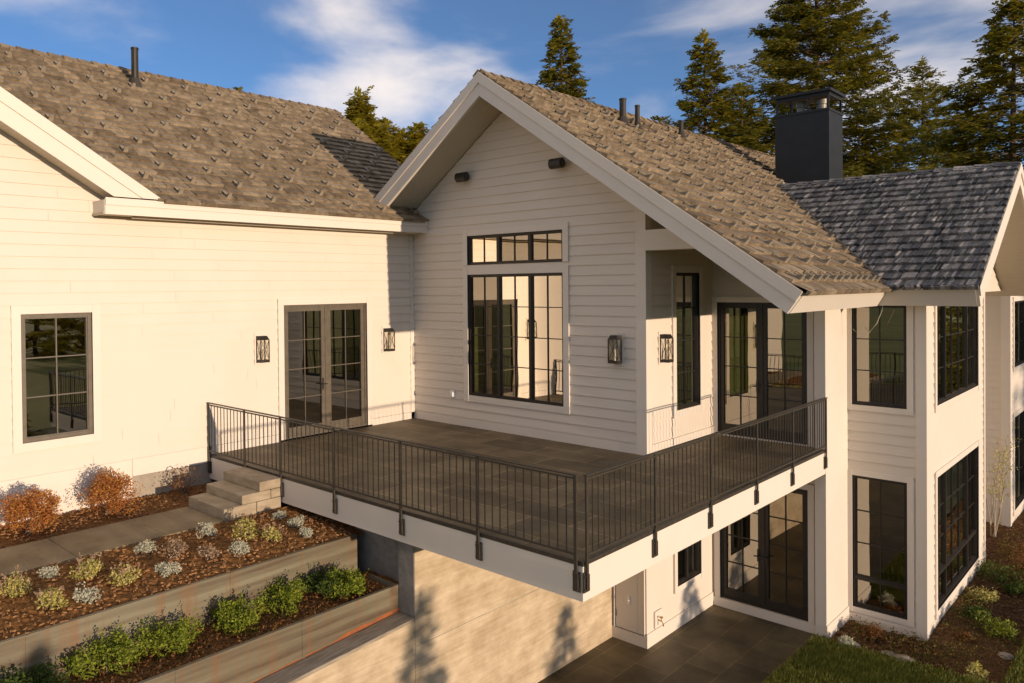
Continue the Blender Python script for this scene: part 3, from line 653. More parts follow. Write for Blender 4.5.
# chimney -----------------------------------------------------------------
cx0, cx1, cy0, cy1 = 4.70, 6.06, 9.0, 10.07
bm = B(); box(bm, cx0, cx1, cy0, cy1, 4.3, 7.49); box(bm, cx0 - .02, cx1 + .02, cy0 - .02, cy1 + .02, 7.44, 7.50); chim = finish('chimney', bm, 'chim', house)
bm = B()
for x in (cx0 + .02, cx1 - .06):
    for y in (cy0 + .02, cy1 - .06): box(bm, x, x + .05, y, y + .05, 7.5, 7.93)
for x in (cx0 + .42, cx0 + .82): box(bm, x, x + .03, cy0 + .025, cy0 + .05, 7.5, 7.93)
box(bm, cx0 + .02, cx1 - .01, cy0 + .021, cy0 + .06, 7.84, 7.931); box(bm, cx1 - .05, cx1 - .012, cy0 + .06, cy1 - .03, 7.84, 7.931)
box(bm, cx0 - .06, cx1 + .06, cy0 - .06, cy1 + .06, 7.93, 8.0); finish('chimney_cap', bm, 'chim', chim)
for x, r in ((5.2, .13), (5.72, .16)):
    bm = B(); tube(bm, [(x, 9.5, 7.45), (x, 9.5, 7.7), (x, 9.5, 7.705), (x, 9.5, 7.86)], [r * .8, r * .8, r, r], 20); finish('flue', bm, 'steel', chim)

# ------------------------------------------------------------------ roof vents
def vent(x, y, z, h, r, label):
    t = thing('vent_pipe', (x, y, z), label, 'vent pipe', 'vent pipes standing on the shake roofs')
    bm = B(); tube(bm, [(x, y, z - .15), (x, y, z + h)], r, 14); tube(bm, [(x, y, z + h - .01), (x, y, z + h + .025)], r * 1.12, 14); finish('pipe', bm, 'bronze', t)
    bm = B(); tube(bm, [(x, y, z - .16), (x, y, z + .14)], [r * 2.6, r * 1.15], 14); finish('flashing_boot', bm, 'underlay', t)
vent(-3.76, -4.73, 7.455, .78, .075, 'tall lone vent pipe near the ridge of the long low roof')
vent(3.6, 3.1, 6.62, .52, .075, 'thicker vent pipe of the close pair on the main gable roof')
vent(3.70, 3.56, 6.55, .50, .055, 'thinner vent pipe of the close pair on the main gable roof')
vent(3.48, 6.08, 6.71, .40, .06, 'short vent pipe by itself between the pair of pipes and the chimney')

# ------------------------------------------------------------------ deck
deck = thing('deck', (4.0, -1.0, -0.43), 'raised dark tiled deck with white fascia boards at the inside corner of the house', 'deck')
bm = B(); box(bm, 0.035, 8.0, -5.11, -0.03, -.06, 0.0); box(bm, 5.92, 8.0, -0.03, 2.52, -.06, 0.0); box(bm, 5.92, 7.83, 2.52, 2.60, -.06, 0.0); finish('paving', bm, 'decktile', deck)
bm = B(); box(bm, 0.03, 8.035, -5.145, -5.115, -.045, 0.004); box(bm, 8.005, 8.035, -5.115, 2.52, -.045, 0.004); finish('edge_trim', bm, 'rail', deck)
bm = B(); box(bm, 0.02, 8.0, -5.14, -5.112, -.43, -.047); finish('fascia', bm, 'trim', deck)
bm = B(); box(bm, 8.002, 8.03, -5.14, 2.52, -.43, -.047); finish('fascia', bm, 'trim', deck)
bm = B(); box(bm, 0.03, 7.99, -5.09, -0.05, -.40, -.065); box(bm, 5.93, 7.99, 0.2, 2.5, -.40, -.065); finish('slab', bm, 'found', deck)

# ------------------------------------------------------------------ railings
def railing(label, axis, c, posts, u_range):
    P = (lambda u, n, z: (u, c - n, z)) if axis == 'x' else (lambda u, n, z: (c + n, u, z))
    pl = PL('y', c) if axis == 'x' else PL('x', c)
    base = P((posts[0] + posts[-1]) / 2, 0, -.3)
    t = thing('deck_railing', base, label, 'railing', 'black steel railings along the deck edges')
    bm = B(); pl.box(bm, posts[0] - .025, posts[-1] + .025, -.022, .022, .935, .95); finish('handrail', bm, 'rail', t)
    bm = B(); pl.box(bm, posts[0] + .02, posts[-1] - .02, -.010, .010, .07, .095); finish('bottom_rail', bm, 'rail', t)
    bm = B(); pl.box(bm, posts[0] + .02, posts[-1] - .02, -.010, .010, .895, .915); finish('upper_rail', bm, 'rail', t)
    # posts with brackets
    first = None
    for u in posts:
        p0 = P(u, 0, 0)
        if first is None:
            bm = B()
            if axis == 'x': box(bm, -.019, .019, -.011, .011, -.30, .934)
            else: box(bm, -.011, .011, -.019, .019, -.30, .934)
            first = finish('post', bm, 'rail', t, loc=p0); po = first
            bm = B()
            if axis == 'x': box(bm, -.05, .05, .012, .028, -.33, -.11); box(bm, .012, .0305, -.014, .013, -.31, -.13)
            else: box(bm, -.028, -.012, -.05, .05, -.33, -.11); box(bm, -.013, .014, .012, .0305, -.31, -.13)
            for z in (-.29, -.15):
                for s in (-.034, .034):
                    if axis == 'x': tube(bm, [(s, .014, z), (s, -.002, z)], .011, 8)
                    else: tube(bm, [(-.014, s, z), (.002, s, z)], .011, 8)
            fb = finish('bracket', bm, 'rail', first, loc=p0)
        else:
            po = rep(first, t, p0); rep(fb, po, p0)
    fbal = None; k = 0
    for a, b in zip(posts[:-1], posts[1:]):
        n = max(1, round((b - a) / .115))
        for i in range(1, n):
            u = a + (b - a) * i / n; p0 = P(u, 0, 0)
            if fbal is None:
                bm = B(); box(bm, -.0055, .0055, -.0055, .0055, .094, .896); fbal = finish('baluster', bm, 'rail', t, loc=p0)
            else: rep(fbal, t, p0)
railing('longer black steel railing facing the planters, ending at the garden steps wall', 'x', -5.17, [.05, 1.26, 2.33, 3.71, 5.16, 6.54, 7.96], None)
railing('black steel railing above the patio, running from the free deck corner to the porch pilaster', 'y', 8.06, [-5.10, -3.62, -2.11, -.57, .88, 2.46], None)

# ------------------------------------------------------------------ retaining wall, planters, steps
rw = thing('retaining_wall', (4.9, -5, -3.6), 'pale board formed concrete wall under the deck, stepping down beside the planters', 'retaining wall')
bm = B(); box(bm, 4.87, 5.18, -4.94, 0.0, -3.7, -.43); finish('tall_wall', bm, 'concrete', rw)
bm = B(); box(bm, 4.87, 5.175, -4.955, -4.941, -1.50, -.44); finish('wall_end', bm, 'endconc', rw)
bm = B(); box(bm, .02, 4.87, -4.74, -4.5, -3.7, -.42); finish('return_wall', bm, 'endconc', rw)
for z in (-1.9,):
    bm = B(); box(bm, 5.18, 5.183, -4.93, -.02, z - .006, z + .006); finish('form_seam', bm, 'found', rw)
def sloped(bm, x0, x1, ya, yb, za0, zb0, za1, zb1):
    hexa(bm, [(x0, ya, za0), (x1, ya, za0), (x1, yb, zb0), (x0, yb, zb0), (x0, ya, za1), (x1, ya, za1), (x1, yb, zb1), (x0, yb, zb1)])
CAPZ = lambda y: -1.50 + .055 * (y + 4.96)
bm = B(); sloped(bm, 4.90, 5.178, -14, -4.945, -3.7, -3.7, CAPZ(-14) - .046, CAPZ(-4.945) - .046); finish('low_wall', bm, 'concrete', rw)
bm = B(); sloped(bm, 4.875, 5.19, -14, -4.958, CAPZ(-14) - .045, CAPZ(-4.96) - .045, CAPZ(-14), CAPZ(-4.96)); bevel(bm, .006, 1); finish('cap', bm, 'cap', rw)
def planter(x, z0, z1, ylo, yhi, label, joints):
    t = thing('steel_planter', (x, (ylo + yhi) / 2, z0), label, 'planter', 'weathered steel planters in terraces')
    ys = [ylo] + joints + [yhi]
    for a, b in zip(ys[:-1], ys[1:]):
        bm = B(); box(bm, x - .012, x, a + .003, b - .003, z0, z1); box(bm, x - .05, x - .012, a + .003, b - .003, z1 - .012, z1); finish('side_panel', bm, 'corten', t)
    for j in joints:
        bm = B(); box(bm, x - .012, x + .006, j - .02, j + .02, z0, z1 - .002); finish('joint_plate', bm, 'corten', t)
    bm = B(); box(bm, x - .6, x - .012, yhi - .015, yhi - .003, z0, z1 - .001); finish('end_panel', bm, 'corten', t)
    return t
planter(3.95, -1.30, -.635, -14, -4.935, 'upper weathered steel planter wall holding the silver mound plants', [-11.2, -9.4, -7.0])
tl = planter(4.865, -2.1, -1.13, -14, -4.957, 'lower weathered steel planter wall on the capped concrete, holding green bushes', [-10.6, -8.2, -6.55])
bm = B(); rng = random.Random(3); y = -7.4; h = .03
while y < -5.0:
    h = max(.010, min(.055, h + rng.uniform(-.012, .012) + (.004 if y > -6.2 else -.002)))
    c = CAPZ(y); hexa(bm, [(4.8655, y, c + .002), (4.868, y, c + .002), (4.868, y + .05, c + .004), (4.8655, y + .05, c + .004), (4.8655, y, c + h), (4.8665, y, c + h), (4.8665, y + .05, c + h), (4.8655, y + .05, c + h)]); y += .05
bmesh.ops.remove_doubles(bm, verts=bm.verts, dist=1e-4)
finish('rust_stain', bm, 'rust', tl)

st = thing('garden_steps', (1.7, -5.7, -.6), 'three stacked sawn stone steps climbing from the path to the deck', 'steps')
for (y0, y1, z0, z1) in ((-5.56, -5.15, -.175, -.03), (-5.87, -5.16, -.32, -.178), (-6.18, -5.17, -.62, -.323)):
    if z0 < -.6:
        bm = B(); box(bm, 1.24, 2.34, y0, -5.62, -.62, z1); bevel(bm, .012, 2); finish('step', bm, 'step', st)
        bm = B(); box(bm, 1.24, 2.335, -5.608, y1, -.62, z1 - .004); bevel(bm, .012, 2); finish('support_block', bm, 'step', st)
    elif z0 < -.3:
        bm = B(); box(bm, 1.24, 2.34, y0, -5.36, z0, z1); bevel(bm, .012, 2); finish('step', bm, 'step', st)
        bm = B(); box(bm, 1.24, 2.335, -5.35, y1, z0, z1 - .004); bevel(bm, .012, 2); finish('support_block', bm, 'step', st)
    else:
        bm = B(); box(bm, 1.24, 2.34, y0, y1, z0, z1); bevel(bm, .012, 2); finish('step', bm, 'step', st)

# ------------------------------------------------------------------ wall fittings
def lantern(pl, u, z, label):
    h, wd, dp = .50, .195, .165
    t = thing('wall_lantern', pl.P(u, 0.02, z), label, 'wall lantern', 'black box lanterns on the walls')
    bm = B(); pl.box(bm, u - .13, u + .13, .018, .032, z - h / 2 - .05, z + h / 2 + .05); finish('mounting_board', bm, 'trim', t)
    bm = B()
    n0, n1 = .034, .034 + dp; z0, z1 = z - h / 2, z + h / 2
    pl.box(bm, u - wd / 2, u + wd / 2, n0, n1, z0, z0 + .05)
    a = wd / 2; P = pl.P
    hexa(bm, [P(u - a, n0, z1 - .075), P(u + a, n0, z1 - .075), P(u + a, n1, z1 - .075), P(u - a, n1, z1 - .075), P(u - a, n0, z1), P(u + a, n0, z1), P(u + a * .7, n1 - .04, z1), P(u - a * .7, n1 - .04, z1)])
    for s in (-1, 1):
        for n in (n0, n1 - .015): pl.box(bm, u + s * a - (.015 if s > 0 else 0), u + s * a + (.015 if s < 0 else 0), n + .0005, n + .0145, z0 + .05, z1 - .075)
    # cross braces on front and sides
    def bar(p, q):
        p, q = Vector(p), Vector(q); tube(bm, [p, q], .004, 5)
    za, zb = z0 + .05, z1 - .075
    bar(P(u - a + .01, n1 - .006, za), P(u + a - .01, n1 - .006, zb)); bar(P(u + a - .01, n1 - .006, za), P(u - a + .01, n1 - .006, zb))
    for s in (-1, 1):
        uu = u + s * (a - .006); bar(P(uu, n0 + .01, za), P(uu, n1 - .01, zb)); bar(P(uu, n1 - .01, za), P(uu, n0 + .01, zb))
    finish('frame', bm, 'bronze', t)
    bm = B(); i = a - .014
    quad(bm, P(u - i, n1 - .014, za), P(u + i, n1 - .014, za), P(u + i, n1 - .014, zb), P(u - i, n1 - .014, zb))
    for s in (-1, 1): quad(bm, P(u + s * i, n0 + .015, za), P(u + s * i, n1 - .016, za), P(u + s * i, n1 - .016, zb), P(u + s * i, n0 + .015, zb))
    finish('glass_panel', bm, 'lampglass', t)
    bm = B(); nm = (n0 + n1) / 2
    tube(bm, [P(u, nm, za), P(u, nm, za + .2)], .02, 10); finish('candle_tube', bm, 'candle', t)
    return t
lantern(X0, -4.06, 1.84, 'black box lantern between the lone six-pane window and the bronze double doors')
lantern(X0, -.86, 1.84, 'black box lantern between the bronze double doors and the inside wall corner')
lantern(Y0, 5.34, 1.84, 'black box lantern on the gable wall beside the tall black window')
lantern(PW, .55, 1.85, 'black box lantern on the sunlit porch wall beside the narrow window')

def speaker(u, z, label):
    t = thing('outdoor_speaker', (u, -.02, z), label, 'speaker', 'small black speakers high on the gable')
    bm = B(); tube(bm, [(u - .15, -.17, z), (u - .13, -.17, z), (u + .13, -.17, z), (u + .15, -.17, z)], [.06, .10, .10, .06], 16); finish('body', bm, 'black', t, smooth=False)
    bm = B(); box(bm, u - .03, u + .03, -.09, -.02, z - .03, z + .03); finish('bracket', bm, 'black', t)
speaker(1.70, 5.30, 'small black speaker on the gable nearer the inside roof corner')
speaker(4.14, 5.30, 'small black speaker on the gable under the long sloping barge board')
bm = B(); tube(bm, [(8.74, 3.42, 2.83), (8.72, 3.42, 2.50), (8.62, 3.44, 2.24), (8.48, 3.46, 2.06), (8.32, 3.46, 2.02), (8.22, 3.46, 2.13)], .006, 6)
tag(finish('loose_cable', bm, 'candle'), 'thin pale cable hanging in a loop from the eave beside the bay window', 'cable')
# outlet covers and tap
t = thing('outlet_cover', (1.23, -.02, .66), 'white outlet cover with bubble lid low on the gable wall', 'outlet cover')
bm = B(); box(bm, 1.17, 1.29, -.04, -.02, .58, .74); bevel(bm, .006, 1); finish('plate', bm, 'plate', t)
bm = B(); box(bm, 1.19, 1.27, -.075, -.04, .60, .70); bevel(bm, .012, 2); finish('lid', bm, 'plate', t)
t = thing('hose_tap', (5.90, .33, -3.02), 'brass hose tap on a white block above the patio', 'tap')
bm = B(); box(bm, 5.87, 5.905, .24, .50, -3.14, -2.84); bevel(bm, .006, 1); finish('block', bm, 'trim', t)
bm = B(); tube(bm, [(5.90, .33, -3.0), (5.98, .33, -3.0), (6.01, .33, -3.04), (6.01, .33, -3.08)], .014, 8); finish('spout', bm, 'brass', t)
bm = B(); tube(bm, [(5.97, .33, -2.99), (5.97, .33, -2.94)], .008, 6); tube(bm, [(5.97, .33, -2.94), (5.97, .33, -2.925)], .035, 10); finish('handle', bm, 'brass', t)

# ------------------------------------------------------------------ plants
def leaf(bm, p, rng, s, upb=0.3, aspect=.55):
    d = Vector((rng.gauss(0, 1), rng.gauss(0, 1), rng.gauss(upb, .8))).normalized()
    a = d.orthogonal().normalized(); a.rotate(Matrix.Rotation(rng.uniform(0, 6.28), 3, d)); b = a
    l = s * rng.uniform(.6, 1.3)
    bm.faces.new([bm.verts.new(p - b * l * aspect * .5), bm.verts.new(p + d * l * .5 - b * l * aspect * .5), bm.verts.new(p + d * l), bm.verts.new(p + d * l * .5 + b * l * aspect * .5)])
def shrub(name, loc, w, h, leafm, label, cat, n=700, s=.05, group=None, seed=0, stemm='stem', clumps=14, flowers=None, hollow=.55, stems=7, flat=False, nfl=40, ragged=False):
    rng = random.Random(seed); x, y, z = loc
    t = thing(name, loc, label, cat, group)
    bm = B(); cs = []
    for i in range(clumps):
        a = rng.uniform(0, 6.28); r = math.sqrt(rng.uniform(0, 1)) * w / 2 * .8; hh = h * (rng.uniform(.3, 1.0)) * math.sqrt(max(.1, 1 - (r / (w / 2)) ** 2 * .75))
        cs.append((Vector((x + r * math.cos(a) * (1.25 if ragged else 1), y + r * math.sin(a) * (1.25 if ragged else 1), z + hh * .75)), rng.uniform(.10, .30 if not ragged else .24) * w))
    for i in range(n):
        c, r = rng.choice(cs); v = Vector((rng.gauss(0, 1), rng.gauss(0, 1), rng.gauss(0, 1))).normalized() * r * (hollow + (1 - hollow) * rng.random() ** .5)
        p = c + v * (1 if not flat else .8); p.z = max(p.z, z + .015)
        leaf(bm, p, rng, s)
    if ragged:
        for i in range(26):
            c, r = rng.choice(cs); d = (c - Vector((x, y, z + h * .2))).normalized() + Vector((rng.uniform(-.4, .4), rng.uniform(-.4, .4), .5)); tp = c + d.normalized() * w * rng.uniform(.2, .36)
            for k in range(9): leaf(bm, c.lerp(tp, k / 8), rng, s * .8, .6)
    if flowers:
        k0 = len(bm.faces)
        for i in range(nfl):
            a = rng.uniform(0, 6.28); r = w / 2 * rng.uniform(.5, 1.15); b = Vector((x + r * .8 * math.cos(a), y + r * .8 * math.sin(a), z + h * .4)); tp = Vector((x + r * math.cos(a), y + r * math.sin(a), z + h * rng.uniform(.7, 1.15)))
            tube(bm, [b, tp], .003, 4)
            for k in range(7): leaf(bm, b.lerp(tp, rng.uniform(.6, 1.05)), rng, .035, .5)
        bm.faces.ensure_lookup_table()
        for f in bm.faces[k0:]: f.material_index = 1
    finish('foliage', bm, [leafm, flowers] if flowers else leafm, t, normals=False)
    bm = B()
    for i in range(stems):
        c, r = cs[i % len(cs)]; m = Vector((x + rng.uniform(-.1, .1) * w, y + rng.uniform(-.1, .1) * w, z - .03))
        tube(bm, [m, (m + c) / 2 + Vector((rng.uniform(-.03, .03), rng.uniform(-.03, .03), .02)), c], [.008 + .006 * h, .006, .003], 5)
    finish('stem', bm, stemm, t)
    return t
shrub('shrub', (.72, -8.35, -.5), .80, .80, 'leaf_red', 'orange red leafed shrub farther along the path from the steps', 'shrub', 7500, .032, 'orange shrubs against the wall', 1, clumps=40, hollow=.3)
shrub('shrub', (.62, -7.15, -.5), .82, .82, 'leaf_red', 'orange red leafed shrub nearer the steps, under the wall', 'shrub', 7500, .032, 'orange shrubs against the wall', 2, clumps=40, hollow=.3)
shrub('shrub', (.35, -5.80, -.5), 0.62, .50, 'leaf_rust', 'sparse twiggy shrub in the wall corner beside the steps', 'shrub', 320, .04, None, 3, clumps=16, stems=14)
sil = [((2.65, -8.74), .30, 'small silver mound plant beside the path, in front of the farther orange shrub'), ((3.55, -8.65), .44, 'wide silver white mound plant at the planter rim, farthest of its kind from the steps'), ((3.45, -7.6), .40, 'silver mound plant at the steel rim below a faded tan plant'),
       ((2.72, -7.6), .40, 'silver mound plant by the path edge, touching a pinkish tan plant'), ((2.66, -6.65), .40, 'silver green mound plant on the path edge just short of the lowest step'), ((3.5, -6.6), .42, 'silver mound plant at the steel rim below the bushy yellow pair'),
       ((2.70, -5.45), .26, 'smallest silver mound plant close under the steps and deck'), ((3.12, -5.42), .34, 'silver mound plant in the middle of the bed under the deck fascia'), ((3.5, -5.55), .30, 'silver mound plant near the planter corner under the deck')]
for i, ((x, y), wd, lb) in enumerate(sil):
    shrub('mound_plant', (x, y, MIDZ(x, y) - .01), wd * .72, wd * .48, 'leaf_silver', lb, 'mound plant', 800, .028, 'silver mound plants in the upper bed', 100 + i, clumps=14)
yel = [((2.9, -9.2), .50, 'yellow green plant at the frame edge end of the bed, beside the path'), ((3.45, -9.0), .48, 'full yellow green plant at the steel rim, far end of the bed'), ((2.95, -8.40), .50, 'tall loose yellow green plant with pale heads near the path'), ((3.38, -8.12), .46, 'yellow green plant with pinkish heads between two silver mounds'),
       ((3.0, -6.2), .55, 'bushiest yellow green plant in front of the steps'), ((3.35, -5.98), .42, 'lower yellow green plant beside the bushiest one, toward the rim')]
for i, ((x, y), wd, lb) in enumerate(yel):
    shrub('perennial', (x, y, MIDZ(x, y) - .01), wd * .72, wd * .5, 'leaf_yellow', lb, 'perennial', 620, .038, 'yellow green perennials in the upper bed', 120 + i, clumps=14, flowers='leaf_tan', nfl=9)
tan = [((3.0, -7.28), .48, 'pinkish tan faded plant near the path between silver mounds'), ((3.32, -6.98), .38, 'brownish pink dried plant in the middle of the bed')]
for i, ((x, y), wd, lb) in enumerate(tan):
    shrub('dry_perennial', (x, y, MIDZ(x, y) - .01), wd * .72, wd * .5, 'leaf_tan', lb, 'perennial', 560, .034, 'faded perennials in the upper bed', 130 + i, clumps=12)
low = [((3.86, -9.45), .52, 'leaf_dark', 'dark green bush at the far end of the lower planter'), ((4.15, -8.70), .62, 'leaf_green', 'widest loose green bush in the lower planter'), ((4.28, -7.97), .60, 'leaf_green', 'round green bush in the lower planter, next after the widest bush'),
       ((4.12, -7.08), .54, 'leaf_green', 'fresh green bush in the middle of the lower planter'), ((4.2, -6.38), .54, 'leaf_green', 'green bush leaning on a darker bush in the lower planter'), ((4.1, -5.75), .52, 'leaf_dark', 'darker green bush under the upper planter corner'), ((4.46, -5.55), .50, 'leaf_green', 'bright green bush at the concrete end of the lower planter')]
for i, ((x, y), wd, lm, lb) in enumerate(low):
    x = max(x, 4.24)
    shrub('bush', (x, y, -1.22), wd * 1.05, wd * .74, lm, lb, 'bush', 2400, .038, 'green bushes in the lower planter', 140 + i, clumps=22, ragged=True, flowers=None)
# rusty ground cover in the lower planter
rng = random.Random(9); bm = B()
for i in range(5200):
    x, y = rng.uniform(4.05, 4.84), rng.uniform(-10.5, -5.1)
    leaf(bm, Vector((x, y, -1.21 + rng.random() ** 2 * .12)), rng, .035)
o = finish('ground_cover', bm, 'leaf_rust', normals=False); tag(o, 'rusty red ground cover along the lower planter rim', 'ground cover', kind='stuff')
# bay garden
rng = random.Random(19); bm = B(); cc = [(rng.uniform(8.3, 10.4), rng.uniform(2.6, 12), rng.uniform(.12, .34)) for _ in range(90)]
for i in range(15000):
    cx_, cy_, cr_ = rng.choice(cc); x, y = rng.gauss(cx_, cr_), rng.gauss(cy_, cr_)
    if (x < 9.4 and y > 3.72) or x > 10.58 or y < 2.5 or x < 8.1: continue
    leaf(bm, Vector((x, y, -3.45 + rng.random() ** 2 * .14)), rng, .04)
o = finish('ground_cover', bm, 'leaf_mixed', normals=False); tag(o, 'low rust and green ground cover in the bark bed around the bay', 'ground cover', kind='stuff')
rgt = [((10.15, 5.05), .62, .38, 'leaf_green', 'bright green leafy shrub in the mulch next to the lawn'), ((9.75, 5.6), .45, .22, 'leaf_dark', 'low dull green plant close behind the bright green shrub'), ((9.65, 8.3), .8, .3, 'leaf_dark', 'spreading dark green plant under the far end of the bay window'),
       ((9.66, 6.75), .5, .2, 'leaf_yellow', 'flat yellowish plant along the bay base'), ((10.0, 9.4), 1.0, .62, 'leaf_rust', 'orange brown shrub farther along the bed near the pale stemmed sapling'), ((10.17, 2.95), .3, .28, 'leaf_yellow', 'upright yellow green tuft at the mulch tip'),
       ((8.55, 3.35), .32, .25, 'leaf_rust', 'reddish plant under the tall ground floor bay window'), ((8.30, 2.72), .28, .2, 'leaf_silver', 'grey tuft on the lawn edge by the pilaster'), ((9.75, 4.35), .3, .14, 'leaf_rust', 'small brown plant by the bay corner'), ((10.1, 7.6), .5, .3, 'leaf_dark', 'dark green plant beside the lawn, halfway along the bay')]
for i, ((x, y), wd, h, lm, lb) in enumerate(rgt):
    shrub('garden_plant', (x + .06, y - .17, -3.46), wd, h, lm, lb, 'plant', 900, .045, 'plants in the bark bed around the bay', 160 + i, clumps=16)
def rock(x, y, z, s, label, seed):
    rng = random.Random(seed); bm = B(); bmesh.ops.create_icosphere(bm, subdivisions=3, radius=1)
    ph = [rng.uniform(0, 6) for _ in range(6)]
    for v in bm.verts:
        c = v.co; k = 1 + .16 * math.sin(3 * c.x + ph[0]) + .14 * math.sin(4 * c.y + ph[1]) + .08 * math.sin(9 * c.z + ph[2]) + .05 * math.sin(11 * c.x + 7 * c.y + ph[3])
        v.co = Vector((x + c.x * s * k, y + c.y * s * .75 * k, z + c.z * s * .38 * k))
    return tag(finish('garden_rock', bm, 'rock'), label, 'rock', 'rocks edging the bark bed')
rock(9.21, 2.57, -3.42, .19, 'largest flat rock on the lawn edge in front of the bay', 1)
rock(8.98, 2.67, -3.42, .11, 'small rock touching the largest flat rock', 2)
rock(8.48, 2.63, -3.42, .10, 'small pale rock beside the grey tuft by the pilaster', 3)
rock(10.46, 3.93, -3.42, .13, 'rounded rock on the bed edge beside the bright green shrub', 4)
# pale stemmed sapling
t = thing('sapling', (9.16, 11.3, -3.46), 'pale multi-stemmed sapling with few leaves against the shaded far wall', 'sapling')
rng = random.Random(4); bs = B(); bl = B()
for i in range(7):
    a = rng.uniform(0, 6.28); p = Vector((9.16 + rng.uniform(-.05, .05), 11.3 + rng.uniform(-.05, .05), -3.48)); pts = [p.copy()]; d = Vector((math.cos(a) * .28, math.sin(a) * .28, 1)).normalized()
    for k in range(6):
        d = (d + Vector((rng.uniform(-.14, .14), rng.uniform(-.14, .14), .05))).normalized(); p = p + d * rng.uniform(.28, .42); pts.append(p.copy())
        if k > 1:
            for q in range(2):
                e = (d + Vector((rng.uniform(-.9, .9), rng.uniform(-.9, .9), .2))).normalized(); e2 = p + e * rng.uniform(.2, .4); tube(bs, [p, e2], [.006, .003], 4)
                for j in range(8): leaf(bl, p.lerp(e2, rng.uniform(.3, 1.1)) + Vector((rng.gauss(0, .05), rng.gauss(0, .05), rng.gauss(0, .05))), rng, .06)
    tube(bs, pts, [.018, .015, .013, .011, .009, .007, .004], 6)
finish('stem', bs, 'palestem', t); finish('foliage', bl, 'leaf_yellow', t, normals=False)

# ------------------------------------------------------------------ conifers
def conifer(x, y, zb, H, hw, label, seed, mat='needle', dens=1.0, name='conifer', group='conifers behind the house', clear=.12, spray=.46, pw=.8):
    rng = random.Random(seed); t = thing(name, (x, y, zb), label, 'conifer', group)
    bt = B(); pts, rr = [], []
    lx, ly = rng.uniform(-.02, .02), rng.uniform(-.02, .02)
    for i in range(7):
        f = i / 6; f = min(f, .965); pts.append((x + lx * H * f + rng.uniform(-.04, .04), y + ly * H * f, zb + H * f)); rr.append(max(.02, .017 * H * (1 - f) ** .9))
    tube(bt, pts, rr, 8)
    bc = B(); z = H * clear
    while z < H * .985:
        f = (z - H * clear) / (H * (1 - clear)); prof = hw * ((1 - f) ** pw) * (0.75 + .25 * math.sin(min(1, f * 6) * 1.57))
        nb = max(5, int((6 + 6 * (1 - f)) * dens)); off = rng.uniform(0, 6.28)
        for b in range(nb):
            a = off + 6.283 * b / nb + rng.gauss(0, .3); ln = prof * rng.uniform(.42, 1.25) + .10
            if rng.random() < .15: ln *= rng.uniform(1.05, 1.4)
            base = Vector((x + lx * z, y + ly * z, zb + z + rng.uniform(-.2, .2))); d = Vector((math.cos(a), math.sin(a), rng.uniform(-.30, .08) + .35 * f)).normalized()
            sag = rng.uniform(.05, .14) * ln; tip = base + d * ln
            tube(bt, [base, base + d * ln * .6 - Vector((0, 0, sag * .4)), tip - Vector((0, 0, sag * .3))], [.012 + .012 * ln / 2, .014, .006], 4, cap=False)
            m = max(5, int(ln / .20 * 4.3 * dens)); side = Vector((-d.y, d.x, 0)).normalized()
            for k in range(m):
                g = rng.uniform(.2, 1.0) ** .6; p = base + d * ln * g - Vector((0, 0, sag * 4 * g * (1 - g) * .5 + .02))
                wdt = (1 - g * .7) * ln * .30; p = p + side * rng.uniform(-wdt, wdt) + Vector((0, 0, rng.uniform(-.26, .06)))
                sd = (d * rng.uniform(.3, 1) + side * rng.choice((-1, 1)) * rng.uniform(.2, .9) + Vector((0, 0, rng.uniform(-.45, .12)))).normalized()
                # one spray: a twig with small pointed blades on both sides
                L_ = spray * rng.uniform(.6, 1.3); sn = sd.cross(Vector((0, 0, 1))).normalized(); sn = (sn + Vector((0, 0, rng.uniform(-.5, .5)))).normalized()
                for q in range(4):
                    o_ = p + sd * L_ * q * .24; sgn = 1 if q % 2 else -1; e = (sd * .75 + sn * sgn * .6).normalized() * L_ * (.62 - .1 * q); wv = e.cross(sd.cross(sn)).normalized() * L_ * .21
                    bc.faces.new([bc.verts.new(o_ - wv * .6), bc.verts.new(o_ + e * .5 - wv), bc.verts.new(o_ + e), bc.verts.new(o_ + e * .5 + wv)])
        z += rng.uniform(.24, .42) * (.7 + .5 * (1 - f)) / max(.7, dens ** .5)
    for k in range(60):
        zz = H * (1.0 - .07 * rng.random() ** 1.3); p = Vector((x + lx * zz + rng.gauss(0, .05), y + ly * zz + rng.gauss(0, .05), zb + zz - .1)); e = Vector((rng.gauss(0, .5), rng.gauss(0, .5), rng.uniform(.1, .9))).normalized() * spray * .8; wv = e.orthogonal().normalized() * spray * .15
        bc.faces.new([bc.verts.new(p - wv * .6), bc.verts.new(p + e * .5 - wv), bc.verts.new(p + e), bc.verts.new(p + e * .5 + wv)])
    finish('trunk', bt, 'bark', t); finish('crown', bc, mat, t, normals=False)
    return t
